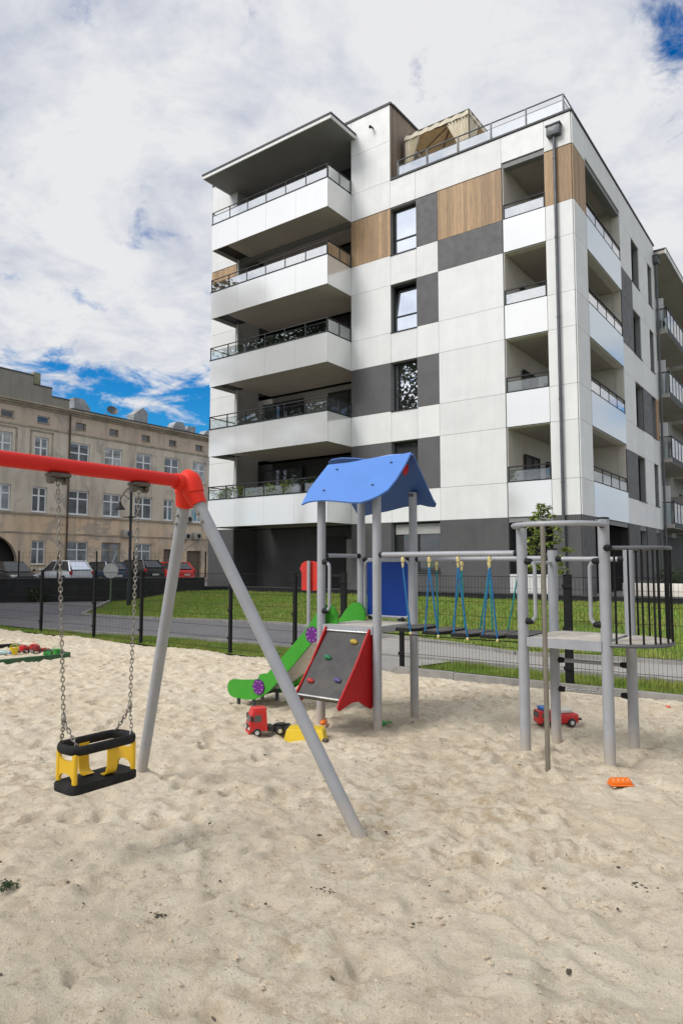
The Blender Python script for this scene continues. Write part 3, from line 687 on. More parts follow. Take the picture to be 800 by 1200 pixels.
def leaves(mb, pts, size, r=nrg, droop=.3):
    for (x,y,z) in pts:
        s = size*r.uniform(.6,1.3); a = r.uniform(0,6.28); t = r.uniform(-.9,.6) - droop
        d = Vector((math.cos(a)*math.cos(t), math.sin(a)*math.cos(t), math.sin(t))); w = Vector((-math.sin(a), math.cos(a), r.uniform(-.5,.5)))*.32
        P = Vector((x,y,z)); mb.add([P, P+d*s*.5+w*s, P+d*s, P+d*s*.5-w*s], [(0,1,2,3)])
def blob(c, R, n, shell=.5):
    out = []
    for i in range(n):
        v = nrg.normal(size=3); v /= np.linalg.norm(v); q = (shell+(1-shell)*nrg.rand()) if nrg.rand() < .8 else nrg.rand()
        out.append((c[0]+v[0]*R[0]*q, c[1]+v[1]*R[1]*q, c[2]+v[2]*R[2]*q))
    return out
# balcony greenery, first floor
pl = thing('balcony_planter', 'trailing plants in planters along the lowest front balcony railing', 'planter', (-14.5,-1.72,4.6))
b = MB()
for i in range(4): b.bev(-16.2+1.15*i,-15.15+1.15*i,-1.64,-1.44,4.42,4.62,.02)
b.build('planter_box', mat('planter_brown',(.06,.05,.045),.7), pl)
b = MB(); pts = []
for i in range(52): x = -16.3+4.8*nrg.rand(); pts += blob((x,-1.66+.1*nrg.rand(),4.72+.30*nrg.rand()),(.24,.14,.20),46)
leaves(b, pts, .10); b.build('foliage', M['leaf'], pl, smooth=0)
b = MB(); pts = []
for i in range(26): x = -11.6+2.0*nrg.rand(); pts += blob((x,-1.72,5.02+.12*nrg.rand()),(.16,.07,.10),14)
leaves(b, pts, .07); b.build('foliage', M['leaf_dark'], pl, smooth=0)

# ------------------------------------------------------------------ next section of the block, set along the same street
sec = thing('apartment_building', 'grey-white apartment wing with dark glass balconies behind the corner block, at the right edge', 'building', (0,13,0))
b = MB(SD); b.box(13.0,44,.9,1.2,-.2,17.3); b.build('wall', M['taupe'], sec, smooth=0)
b = MB(SD); b.box(12.85,13.05,.02,.9,-.2,17.3); b.build('wall', M['white'], sec, smooth=0)
b = MB(SD); b.box(12.9,44,-.55,1.2,17.2,17.35); r0 = b.build('roof', M['soffit'], sec, smooth=0)
MB(SD).box(12.88,44.02,-.60,-.555,17.15,17.38).build('fascia', M['white'], r0, smooth=0)
MB(SD).box(12.88,44.02,-.61,.5,17.382,17.46).build('roof_edge', M['cap'], r0, smooth=0)
MB(SD).box(12.9,44,.5,.895,-.2,3.1).build('wall', M['recess'], sec, smooth=0)
for k in range(4):
    z = ZB[k]+.12
    for j in range(4):
        a0 = 13.4+7.6*j; a1 = a0+6.6
        B = MB(SD).box(a0,a1,-.42,.9,z,z+.18).build('balcony', M['soffit'], sec, smooth=0)
        MB(SD).box(a0-.01,a1+.01,-.45,-.422,z-.02,z+.2).build('slab_edge', M['white'], B, smooth=0)
        r = MB(SD); zt = z+1.25
        r.box(a0-.02,a1+.02,-.47,-.40,zt,zt+.07).box(a0-.01,a1+.01,-.47,-.452,z+.05,z+.26).box(a0-.02,a0+.03,-.41,.88,zt,zt+.05).box(a0-.02,a1+.02,-.475,-.455,z-.0,z+.14)
        for i in range(9):
            a = a0+.03+(a1-a0-.06)*i/8; r.box(a-.02,a+.02,-.46,-.42,z+.18,zt)
        r.box(a0,a0+.03,.1,.14,z+.18,zt).box(a0,a0+.03,.8,.84,z+.18,zt); r.build('railing', M['metal_dark'], B, smooth=0)
        g = MB(SD)
        for i in range(8):
            a = a0+.03+(a1-a0-.06)*i/8+.03; c = a+(a1-a0-.06)/8-.06; g.box(a,c,-.446,-.434,z+.22,zt-.02)
        g.box(a0+.008,a0+.02,-.38,.78,z+.22,zt-.02); g.build('glass', M['rail_glass'] if k else M['rail_glass_soft'], B, smooth=0)
        window(sec, side(0), a0+1.6,a0+4.4,z+.2,z+2.5, d=.82, pane=M['pane_dark'], mull=(a0+3.0,), sill=False, name='balcony_door')
        MB(SD).box(a1-.2,a1-.1,-.2,.89,z+.19,z+2.1).build('screen', M['taupe'], sec, smooth=0)
        MB(SD).box(a0+1.0,a0+1.08,-.1,.89,z+.19,z+2.2).build('screen', M['white'], sec, smooth=0)
    if k == 3:
        ac = thing('air_conditioner', 'white air conditioning unit on the top balcony at the right edge', 'air conditioner', (.12,13.75,z+.2))
        MB().bev(-.15,.39,13.6,13.9,z+.22,z+.85,.02).build('casing', M['enamel'], ac); q = MB()
        q.cyl((.12,13.595,z+.55),(.12,13.585,z+.55),.21,20); q.build('fan_grille', M['metal_dark'], ac)
# ------------------------------------------------------------------ old tenement on the left
FX = -38.2
OL = side(FX)
M['plaster'] = None
def plaster():
    m, t, out = nt('old_plaster'); p = t.nodes.new('ShaderNodeBsdfPrincipled'); t.links.new(p.outputs[0], out.inputs[0])
    tc = t.nodes.new('ShaderNodeTexCoord').outputs['Object']; sx = t.nodes.new('ShaderNodeSeparateXYZ'); t.links.new(tc, sx.inputs[0])
    c = mixc(t, ramp(t, noise(t, tc, .35, 6, .65), [(.35,0),(.65,1)]), (.58,.51,.415), (.74,.665,.555))
    zr = t.nodes.new('ShaderNodeMapRange'); zr.inputs['From Min'].default_value = 5.0; zr.inputs['From Max'].default_value = 5.15; t.links.new(sx.outputs[2], zr.inputs['Value'])
    low = mixc(t, ramp(t, noise(t, tc, .3, 5, .6), [(.35,0),(.65,1)]), (.74,.55,.37), (.76,.62,.47))
    c = mixc(t, zr.outputs[0], low, c)
    zr2 = t.nodes.new('ShaderNodeMapRange'); zr2.inputs['From Min'].default_value = 11.25; zr2.inputs['From Max'].default_value = 11.3; t.links.new(sx.outputs[2], zr2.inputs['Value'])
    c = mixc(t, math_(t,'MULTIPLY',zr2.outputs[0],.6), c, (.56,.43,.33))
    s1 = noise(t, mapping(t, tc, (1.2,1.2,.22)), 1.0, 7, .7)
    c = mixc(t, ramp(t, s1, [(.49,0),(.69,.65)]), c, (.30,.265,.22))
    s2 = noise(t, mapping(t, tc, (.5,.5,.5), (4,1,2)), .8, 6, .7, .5)
    c = mixc(t, ramp(t, s2, [(.565,0),(.595,.55)]), c, (.33,.31,.285))
    t.links.new(c, p.inputs['Base Color']); p.inputs['Roughness'].default_value = .92
    b = t.nodes.new('ShaderNodeBump'); b.inputs['Strength'].default_value = .5; b.inputs['Distance'].default_value = .03
    t.links.new(noise(t, tc, 5, 7, .7), b.inputs['Height']); t.links.new(b.outputs[0], p.inputs['Normal']); return m
M['plaster'] = plaster()
M['pvc'] = mat('white_window_frame', (.84,.85,.86), .4, var=.05)
M['pane_old'] = mirror_glass('old_window_glass', tint=(.8,.87,.95), fac=.14, dark=(.16,.18,.20), wob=.1)
M['pane_curtain'] = mirror_glass('curtained_window_glass', tint=(.8,.87,.95), fac=.10, dark=(.32,.33,.33), wob=.1)
M['pane_dim'] = mirror_glass('dim_window_glass', tint=(.8,.87,.95), fac=.12, dark=(.06,.07,.08), wob=.1)
M['stone'] = mat('old_cornice', (.42,.36,.28), .9, var=.2, scale=1.2, bump=.3, dirt=.6, dirtcol=(.10,.085,.07))
M['parapet'] = mat('grey_render', (.29,.275,.24), .9, var=.15, scale=.6, bump=.3, streak=.4)
M['tin'] = mat('galvanised_vent', (.30,.31,.32), .5, metal=.3, var=.3, scale=2)
old = thing('tenement_building', 'old beige plaster tenement with stained walls, white crossed windows and an arched gateway', 'building', (FX,4,0))
att = [(-9.0,-8.1),(-6.1,-5.2),(-3.2,-2.3),(-.38,.55),(2.2,3.12),(5.2,6.03),(8.05,8.88),(11.07,11.9),(13.85,14.66),(16.76,17.64),(19.6,20.5),(22.5,23.4)]
r3 = [(-9.2,-8.0),(-6.3,-5.1),(-3.4,-2.2),(-.75,.47),(2.06,3.12),(4.76,6.41),(7.7,9.28),(10.61,12.15),(13.43,15.01),(16.5,18.0),(19.5,21),(22.4,23.9)]
r2 = [(-9.2,-8.0),(-6.3,-5.1),(-3.4,-2.2),(-.75,.5),(2.0,3.12),(4.72,6.46),(7.66,9.24),(10.54,12.26),(13.43,14.45),(16.38,17.98),(19.5,21),(22.4,23.9)]
gr = [(-9.2,-8.0),(-6.3,-5.1),(2.08,3.14),(4.79,6.5),(7.63,9.33),(10.57,12.25),(19.5,21),(22.4,23.9)]
hol = [(a,b,11.62,12.12) for a,b in att]+[(a,b,8.72,10.6) for a,b in r3]+[(a,b,5.28,7.06) for a,b in r2]+[(a,b,1.62,3.3) for a,b in gr]
hol += [(-2.6,1.1,-.2,3.6),(13.5,14.6,.0,2.9),(16.0,17.6,.0,2.8)]
b = MB(OL); b.grid(-14,26,-.2,12.75,hol,0,.35)
# rounded head of the gateway
arc = [(-2.6,3.6)]+[(-.75-1.85*math.cos(math.pi*i/16), 1.75+1.85*math.sin(math.pi*i/16)) for i in range(17)]+[(1.1,3.6)]
for i in range(16):
    (a,z),(c,w) = arc[i+1],arc[i+2]; b.add([(a,.0,z),(c,.0,w),(c,.0,3.6),(a,.0,3.6),(a,.35,z),(c,.35,w),(c,.35,3.6),(a,.35,3.6)], [(0,1,2,3),(4,7,6,5),(0,4,5,1)])
b.build('wall', M['plaster'], old, smooth=0)
b = MB(OL); b.box(-14,26,.9,1.0,-.2,12.7); b.build('wall', M['recess'], old, smooth=0)
for i,(a,c) in enumerate(att): window(old, OL, a,c,11.62,12.12, d=.14, pane=M['pane_dark'], fw=.05, fm=M['pvc'] if i < 5 else M['stone'], name='attic_window', sill=True, sm=M['stone'])
for i,(a,c) in enumerate(r3): window(old, OL, a,c,8.72,10.6, d=.12, pane=M[('pane_old','pane_curtain','pane_dim')[(i*2+1)%3]], mull=((a+c)/2,), trans=(9.85,), fw=.105, fm=M['pvc'], sm=M['stone'])
for i,(a,c) in enumerate(r2): window(old, OL, a,c,5.28,7.06, d=.12, pane=M[('pane_old','pane_dim','pane_curtain')[(i*i)%3]], mull=((a+c)/2,), trans=(6.45,), fw=.105, fm=M['pvc'], sm=M['pvc'])
for i,(a,c) in enumerate(gr): window(old, OL, a,c,1.62,3.3, d=.12, pane=M['pane_old'], mull=((a+c)/2,), trans=(2.7,), fw=.085, fm=M['pvc'] if i != 4 else M['stone'], sm=M['stone'])
b = MB(OL); b.box(13.5,14.6,.2,.26,0,2.9).box(16.0,17.6,.2,.26,0,2.8); b.build('door', mat('old_door',(.16,.12,.09),.7,var=.3), old, smooth=0)
for z0,z1,d in ((5.08,5.2,-.10),(3.78,3.88,-.05),(11.18,11.3,-.07)):
    b = MB(OL); b.box(-14,26,d,.0,z0,z1); b.build('ledge', M['stone'], old, smooth=0)
b = MB(OL)
for i in range(3): b.box(-14,26,-.12-.14*i,.0,12.55+.13*i,12.68+.13*i-.003)
b.build('cornice', M['stone'], old, smooth=0)
b = MB(OL)
for a,c in r3[3:6]:
    if a < 4: b.box(a-.35,c+.35,-.06,-.002,10.95,11.05).box(a-.35,a-.22,-.03,-.002,8.6,10.95).box(c+.22,c+.35,-.03,-.002,8.6,10.95)
b.build('window_surround', M['stone'], old, smooth=0)
b = MB(OL); b.box(-14,1.78,-.05,.4,12.95,14.85).box(1.78,3.2,-.05,.4,12.95,14.22).box(3.2,4.58,-.05,.4,12.95,13.62); b.build('parapet', M['parapet'], old, smooth=0)
b = MB(OL); b.box(-14,1.8,-.1,.45,14.852,14.92).box(1.8,3.22,-.1,.45,14.222,14.29).box(3.22,4.62,-.1,.45,13.622,13.69).box(4.6,26,-.42,-.1,12.942,13.03); b.build('roof_edge', M['cap'], old, smooth=0)
b = MB(OL); b.add([(-14,-.1,12.96),(26,-.1,12.96),(26,6,13.5),(-14,6,13.5)], [(0,1,2,3)]); rf = b.build('roof', mat('tar_roof',(.05,.05,.052),.8), old, smooth=0)
b = MB(OL); b.bev(1.82,2.35,.0,.5,14.2,15.15,.03); b.build('chimney', mat('mossy_chimney',(.25,.25,.16),.9,var=.3), old)
M['vent_face'] = M['tin']
def vent(poly, a0, a1):                # ventilation cowls seen in profile on the eaves
    b = MB(OL); n = len(poly)
    vs = [(p[0], a0, p[1]) for p in poly]+[(p[0], a1, p[1]) for p in poly]
    b.add(vs, [tuple(range(n)), tuple(range(2*n-1,n-1,-1))]+[(i,n+i,n+(i+1)%n,(i+1)%n) for i in range(n)])
    o = b.build('roof_vent', M['tin'], old, smooth=0)
    q = MB(OL); A = [p[0] for p in poly]; q.box(min(A)-.02,max(A)+.02,a0-.02,a1+.02,13.1,13.16); q.build('flashing', M['cap'], o, smooth=0)
vent([(5.1,13.0),(6.45,13.0),(6.45,13.35),(5.9,14.0),(5.1,14.0)], .15, 1.1)
vent([(10.4,12.9),(11.7,12.9),(11.75,14.0),(11.2,14.35),(10.4,13.7)], .15, 1.1)
vent([(14.4,12.9),(15.7,12.9),(15.7,13.6),(15.4,13.85),(14.7,13.8),(14.4,13.4)], .15, 1.0)
vent([(15.85,12.9),(16.85,12.9),(16.85,13.7),(16.0,13.65)], .15, 1.0)
vent([(17.6,12.9),(19.2,12.9),(19.2,13.5),(18.2,13.6)], .15, 1.0)
b = MB(OL); b.cyl((7.9,.3,12.9),(7.9,.3,13.4),.05,8)
pts = []
o = b.build('satellite_dish', M['tin'], old)
bm = bmesh.new(); bmesh.ops.create_uvsphere(bm, u_segments=20, v_segments=12, radius=1)
bmesh.ops.delete(bm, geom=[v for v in bm.verts if v.co.z > -.55], context='VERTS')
q = MB(); q.addbm(bm, Matrix.Translation((FX+.25,8.1,13.5)) @ Vector((.75,-.25,.45)).to_track_quat('Z','Y').to_matrix().to_4x4() @ Matrix.Diagonal((.62,.62,.62,1)) @ Matrix.Translation((0,0,.75))); q.build('dish', M['metal_mid'], o)
b = MB(OL); b.cyl((4.7,-.08,12.6),(4.7,-.08,.2),.06,8); b.build('drainpipe', mat('rusty_pipe',(.11,.075,.05),.8,var=.3), old)
# wall-mounted air conditioners
first = None
for i,(a,z,lab) in enumerate(((15.7,3.75,'left unit of the air conditioner pair above the tenement side door'),(16.9,3.8,'right unit of the air conditioner pair above the tenement side door'),(15.85,5.22,'small air conditioner beside a first floor tenement window'),(9.75,3.75,'air conditioner under the ledge behind the street lamp'))):
    ac = thing('air_conditioner', lab, 'air conditioner', (FX,a,z), group='air conditioners on the tenement wall')
    MB(OL).bev(a-.42,a+.42,-.38,-.02,z,z+.56,.03).build('casing', mat('ac_casing_%d'%i,(.42,.41,.38),.5), ac)
    q = MB(OL); q.cyl((a+.1,-.385,z+.28),(a+.1,-.395,z+.28),.2,18); q.build('fan_grille', M['metal_dark'], ac)

# ------------------------------------------------------------------ parking and its low wall
sheet('parking_lot', [(-38.0,-20),(-26.6,-15.0),(-16.9,-2.7),(-17.8,4),(-18.6,26),(-38,26)], .32, mat('parking_asphalt',(.12,.115,.115),.9,var=.15,scale=1))
M['black_wall'] = mat('dark_low_wall', (.012,.012,.013), .9, var=.25, scale=1.5, bump=.2)
def linewall(mb, pts, w, z0, z1):
    for (xa,ya),(xb,yb) in zip(pts, pts[1:]):
        L = math.hypot(xb-xa,yb-ya); dx,dy = (xb-xa)/L,(yb-ya)/L
        mb.prism([(xa-dy*w,ya+dx*w),(xb-dy*w,yb+dx*w),(xb+dy*w,yb-dx*w),(xa+dy*w,ya-dx*w)], 'z', z0, z1)
pw = thing('parking_wall', 'long low black wall separating the parked cars from the road', 'wall', (-20,-6.8,0))
Wp = [(-27.0,-15.6),(-21.43,-8.63),(-16.2,-2.05)]
b = MB(); linewall(b, Wp, .09, -.2, 1.0); b.build('wall', M['black_wall'], pw, smooth=0)
b = MB(); linewall(b, [(-27,-15.57),(-21.42,-8.6),(-16.2,-2.02)], .12, 1.003, 1.05); b.build('coping', M['cap'], pw, smooth=0)
pf = thing('mesh_fence', 'thin dark wire fence standing on top of the parking wall', 'fence', (-20,-6.8,1.05))
q = lambda s: (-27.0+(5.57)*s/8.92, -15.6+6.97*s/8.92) if s <= 8.92 else (-21.43+5.23*(s-8.92)/8.4, -8.63+6.58*(s-8.92)/8.4)
wires = MB()
for i in range(12):
    s = .3+1.55*i
    x,y = q(s); MB().box(x-.025,x+.025,y-.025,y+.025,1.05,2.2).build('post', M['metal_dark'], pf, smooth=0)
for i in range(115):
    x,y = q(.15+.15*i); wires.box(x-.0018,x+.0018,y-.0018,y+.0018,1.05,2.12)
for z in np.arange(1.12,2.13,.2):
    for s in np.arange(0.0,17.2,.86): wires.cyl((*q(s),z),(*q(s+.86),z),.0025,4)
wires.build('wire_panel', M['metal_dark'], pf, smooth=0)
rw = thing('retaining_wall', 'low black edging wall along the top of the lawn before the apartment block', 'wall', (-4,-1.2,0))
b = MB(); linewall(b, [(-16.25,-2.05),(-15.6,-1.2),(12,-1.2)], .08, -.2, .60); b.build('wall', M['black_wall'], rw, smooth=0)
b = MB(); linewall(b, [(-16.25,-2.05),(-15.6,-1.2),(12,-1.2)], .10, .603, .65); b.build('coping', M['cap'], rw, smooth=0)
sheet('terrace', [(-15.5,-1.1),(12,-1.1),(12,12.9),(.02,12.9),(.02,-.06),(-15.5,-.06)], .5, m_conc)
b = MB(); b.bev(.6,11,2.6,2.85,.5,.95,.02)
tag(b.build('planter_wall', M['cream'], None, origin=(5,2.7,.5)), 'low pale planter wall in front of the shrubs at the right edge', 'planter wall')
def bush(c, R, n, lab, m, size=.11, grp=None, name='shrub'):
    t = thing(name, lab, 'shrub', c, group=grp)
    b = MB(); pts = []
    for i in range(9):
        o = (c[0]+R*.6*nrg.normal()*.6, c[1]+R*.6*nrg.normal()*.6, c[2]+R*(.5+.45*nrg.rand())); pts += blob(o,(R*.55,R*.55,R*.5),n//9)
    leaves(b, pts, size); b.build('foliage', m, t, smooth=0)
    s = MB()
    for i in range(5): a = nrg.uniform(0,6.28); s.cyl((c[0],c[1],c[2]),(c[0]+.4*R*math.cos(a),c[1]+.4*R*math.sin(a),c[2]+R*.9),.014,5)
    s.build('stem', M['bark'], t)
bush((2.1,3.6,.6),.75,700,'dark green shrub behind the planter wall, nearest the corner',M['leaf_dark'])
bush((3.5,4.2,.6),.8,700,'rounder shrub behind the planter wall at the photo edge',M['leaf'])
bush((-22.9,-10.9,.02),.65,600,'dark shrub against the parking wall, at the left edge of the photo',M['leaf_dark'])
bush((-20.3,-7.6,.02),.5,500,'low dark shrub against the parking wall beside the round road sign',M['leaf_dark'])

# ------------------------------------------------------------------ street lamp and road sign
lp = thing('street_lamp', 'black street lamp with a bell shaded lantern hanging from a curved arm', 'street lamp', (-15.1,-6.9,0))
b = MB(); b.tube([(-15.1,-6.9,0),(-15.1,-6.9,.9),(-15.1,-6.9,.95),(-15.1,-6.9,4.85)],[.09,.09,.06,.045],12); b.ball((-15.1,-6.9,4.9),.06); b.build('pole', M['metal_dark'], lp)
b = MB(); b.cyl((-15.1,-6.9,3.40),(-15.1,-6.9,3.48),.10,12); b.cyl((-15.33,-6.9-.16,3.44),(-14.87,-6.9+.16,3.44),.02,8); b.build('collar', M['metal_dark'], lp)
ux,uy = -.806,-.592
b = MB(); pts = []
for i in range(11):
    f = i/10; pts.append((-15.1+ux*.42*f, -6.9+uy*.42*f, 4.25+.36*(1-f)+.12*math.sin(f*math.pi)-.12*f))
pts += [(-15.1+ux*.43,-6.9+uy*.43,4.02)]
b.tube(pts,.018,8); b.cyl((-15.1,-6.9,4.1),(-15.1+ux*.3,-6.9+uy*.3,4.32),.012,6); b.build('arm', M['metal_dark'], lp)
b = MB(); lx,ly = -15.1+ux*.43,-6.9+uy*.43
b.tube([(lx,ly,4.06),(lx,ly,3.98),(lx,ly,3.90),(lx,ly,3.78),(lx,ly,3.74)],[.03,.06,.10,.19,.20],16); b.build('lantern', M['metal_dark'], lp)
sx_,sy_ = -16.86,-6.48
sg = thing('road_sign', 'back of a round grey road sign on a thin pole before the parking wall', 'road sign', (sx_,sy_,0))
b = MB(); b.cyl((sx_,sy_,0),(sx_,sy_,1.7),.028,10); b.build('pole', mat('sign_pole',(.12,.17,.10),.6), sg)
nx,ny = .592*1,-.806
b = MB(); b.cyl((sx_+nx*.035,sy_+ny*.035,1.36),(sx_+nx*.05,sy_+ny*.05,1.36),.30,28); b.build('disc', mat('sign_back',(.40,.40,.39),.6,var=.12), sg)
b = MB(); e1 = Vector((.806,.592,0)); o = Vector((sx_+nx*.03,sy_+ny*.03,0))
b.plate([o+e1*.02+Vector((0,0,1.68)), o+e1*.19+Vector((0,0,1.70)), o+e1*.27+Vector((0,0,2.12)), o+e1*.19+Vector((0,0,2.16))], (nx*.012,ny*.012,0)); b.build('tilted_plate', M['tin'], sg, smooth=0)
b = MB(); b.plate([o+e1*.12+Vector((nx*.02,ny*.02,1.72)), o+e1*.18+Vector((nx*.02,ny*.02,1.74)), o+e1*.25+Vector((nx*.02,ny*.02,2.0))], (nx*.01,ny*.01,0)); b.build('dark_wedge', M['metal_dark'], sg, smooth=0)

# ------------------------------------------------------------------ parked cars
M['tyre'] = mat('tyre', (.02,.02,.02), .85); M['rim'] = mat('alloy_rim', (.45,.46,.48), .35, metal=.8)
M['lamp_red'] = mat('tail_lamp', (.35,.01,.01), .2, coat=.5); M['lamp_clear'] = mat('head_lamp', (.65,.68,.7), .1, coat=.5)
M['car_glass'] = mirror_glass('car_glass', fac=.06, dark=(.012,.013,.015))
M['trim'] = mat('black_trim', (.02,.02,.022), .6); M['plate_white'] = mat('number_plate', (.6,.6,.58), .5)
def car(name, lab, paint, loc, rot, L=4.0, Wd=1.72, H=1.48, suv=0):
    t = thing(name, lab, 'car', loc, rot, 'cars parked behind the low black wall', local=True)
    # profile along x (front at +x): stations x, half-width, bottom, shoulder height
    hl = L/2; zb = .22+.06*suv; zs = .92+.12*suv
    st = [(-hl,.60,zb+.22,zs-.12),(-hl+.06,.76,zb+.08,zs-.02),(-hl+.45,.83,zb,zs),(-.6,.86,zb,zs),(.45,.86,zb,zs-.02),(hl-1.0,.85,zb,zs-.06),(hl-.45,.82,zb,zs-.14),(hl-.1,.74,zb+.04,zs-.26),(hl,.58,zb+.14,zs-.34)]
    k = Wd/1.72; b = MB(); vs = []; fs = []; n = 12
    for x,w,z0,z1 in st:
        w *= k; c = .10
        for y,z in ((-w+c,z0),(-w,z0+c*1.2),(-w*1.02,(z0+z1)/2),(-w,z1-c),(-w+.06,z1-.02),(-w+.16,z1),(w-.16,z1),(w-.06,z1-.02),(w,z1-c),(w*1.02,(z0+z1)/2),(w,z0+c*1.2),(w-c,z0)): vs.append((x,y,z))
    for i in range(len(st)-1):
        for j in range(n): fs.append((i*n+j,i*n+(j+1)%n,(i+1)*n+(j+1)%n,(i+1)*n+j))
    fs += [tuple(range(n-1,-1,-1)), tuple((len(st)-1)*n+j for j in range(n))]
    b.add(vs, fs)
    # roof panel and pillars
    w0 = .78*k; w1 = .60*k; xr0,xr1 = -hl+.58,.30; xb,xf = -hl+.12,1.15
    roof = [(xr0,-w1,H-.04),(xr1,-w1,H-.04),(xr1,w1,H-.04),(xr0,w1,H-.04)]
    b.add(roof+[(xr0+.12,-w1+.12,H),(xr1-.2,-w1+.12,H),(xr1-.2,w1-.12,H),(xr0+.12,w1-.12,H)], [(4,5,6,7),(0,1,5,4),(1,2,6,5),(2,3,7,6),(3,0,4,7)])
    for s in (-1,1):
        for a,c,wd in (((xf,s*w0,zs-.06),(xr1,s*w1,H-.03),.05),((xb,s*w0,zs-.04),(xr0,s*w1,H-.03),.09),((-.15,s*(w0+.04),zs-.02),(-.25,s*w1,H-.03),.04)): b.tube([a,c],wd*.6,6)
        b.tube([(xr0,s*w1,H-.045),(xr1,s*w1,H-.045)],.035,6)
    body = b.build('body', paint, t, smooth=50)
    g = MB(); g.add([(xf,-w0+.02,zs-.05),(xf,w0-.02,zs-.05),(xr1,w1,H-.05),(xr1,-w1,H-.05)],[(0,1,2,3)]); g.build('windscreen', M['car_glass'], t, smooth=0)
    g = MB(); g.add([(xb,-w0+.14,zs+.06),(xb,w0-.14,zs+.06),(xr0,w1-.06,H-.07),(xr0,-w1+.06,H-.07)],[(0,1,2,3)]); g.build('rear_window', M['car_glass'], t, smooth=0)
    for s in (-1,1):
        g = MB(); g.add([(xb+.05,s*w0,zs-.03),(xf-.05,s*w0,zs-.05),(xr1,s*(w1+.0),H-.06),(xr0,s*w1,H-.06)],[(0,1,2,3)]); g.build('side_window', M['car_glass'], t, smooth=0)
        m = MB(); m.ball((xf-.15,s*(w0+.17),zs+.04),.11,(.6,1,.7)); m.build('wing_mirror', paint, t)
        l = MB(); l.bev(-hl-.02,-hl+.12,s*.76*k-.08,s*.76*k+.08,zs-.26,zs-.02,.03); l.build('tail_light', M['lamp_red'], t)
        l = MB(); l.bev(hl-.28,hl-.05,s*.62*k-.16,s*.62*k+.16,zs-.38,zs-.22,.05); l.build('headlight', M['lamp_clear'], t)
        for x in (-hl+.72,hl-.78):
            w = MB(); w.tube([(x,s*(.86*k-.17),.31),(x,s*(.86*k+.015),.31)],.315,24); tw = w.build('wheel', M['tyre'], t)
            r = MB(); r.tube([(x,s*(.86*k+.017),.31),(x,s*(.86*k+.027),.31)],.20,20); r.build('rim', M['rim'], tw)
    m = MB(); m.bev(-hl-.035,-hl+.06,-.75*k,.75*k,zb+.06,zb+.24,.03).bev(hl-.06,hl+.03,-.6*k,.6*k,zb+.02,zb+.2,.03); m.build('bumper', M['trim'] if suv else paint, t)
    m = MB(); m.bev(hl-.03,hl+.035,-.4*k,.4*k,zb+.26,zb+.40,.02); m.build('grille', M['trim'], t)
    m = MB(); m.box(-hl-.045,-hl+.0,-.26,.26,zb+.28,zb+.39); m.build('number_plate', M['plate_white'], t, smooth=0)
    m = MB(); m.box(hl+.032,hl+.042,-.26,.26,zb+.08,zb+.19); m.build('number_plate', M['plate_white'], t, smooth=0)
    return t
paint = lambda n,c,m=.3: mat(n, c, .38, metal=m, var=.03, coat=.25, spec=.6, rvar=.04)
R180 = math.pi
car('parked_car','black hatchback parked nose out at the left edge of the photo',paint('black_paint',(.012,.013,.015)),(-33.0,-5.2,.33),0.05)
car('parked_car','dark grey hatchback parked nose out with its pale windscreen showing',paint('dark_paint',(.03,.034,.038)),(-33.0,-2.1,.33),-.04)
car('parked_car','silver hatchback with a dark rear window, left of the blue car',paint('silver_paint',(.60,.64,.70),.1),(-33.0,1.35,.33),R180+.03,H=1.55)
car('parked_car','dark blue hatchback parked between the silver car and the black off-roader',paint('blue_paint',(.035,.055,.11)),(-33.0,4.1,.33),R180-.02)
car('parked_car','black off-roader with red tail lights beside the red car',paint('black_suv_paint',(.015,.015,.016)),(-33.0,6.85,.33),R180,L=4.4,Wd=1.8,H=1.62,suv=1)
car('parked_car','bright red hatchback, the last car beside the apartment block',paint('red_paint',(.75,.02,.015),.0),(-33.0,9.75,.33),R180+.02)
# ------------------------------------------------------------------ playground fence
fc = thing('mesh_fence', 'black welded mesh fence with square posts along the far edge of the sandpit', 'fence', (-2,-14.42,0))
FY = -14.42
M['fence'] = mat('black_fence_paint', (.010,.0105,.011), .7, spec=.2, var=.2)
px = [-13.0,-10.7,-8.25,-6.14,-4.52,-1.96,-.43,.59,1.67,4.18,6.7,9.2]
for i,x in enumerate(px):
    w = .03 if i not in (7,9) else .05
    b = MB(); b.bev(x-w,x+w,FY-.03,FY+.03,-.2,1.46,.006,1); b.bev(x-w-.004,x+w+.004,FY-.034,FY+.034,1.46,1.475,.004,1); P_ = b.build('post', M['fence'], fc, smooth=0)
    for z in (.25,.75,1.3): MB().bev(x-w-.012,x+w+.012,FY-.045,FY-.031,z,z+.05,.004,1).build('clamp', M['fence'], P_, smooth=0)
for i in range(len(px)-1):
    x0,x1 = px[i]+.05, px[i+1]-.05
    if i == 7: continue                       # the open gateway
    b = MB()
    n = int((x1-x0)/.05)
    for k in range(n+1): x = x0+(x1-x0)*k/n; b.box(x-.0013,x+.0013,FY-.0013,FY+.0013,.05,1.44)
    for z in np.arange(.08,1.42,.2):
        b.box(x0,x1,FY-.0095,FY-.003,z-.002,z+.002).box(x0,x1,FY+.003,FY+.0095,z-.002,z+.002)
    b.box(x0,x1,FY-.004,FY+.004,1.436,1.444)
    if i == 6: b.box(x0,x1,FY-.02,FY+.02,1.41,1.45).box(x0,x1,FY-.02,FY+.02,.06,.10)
    b.build('mesh_panel', M['fence'], fc, smooth=0)

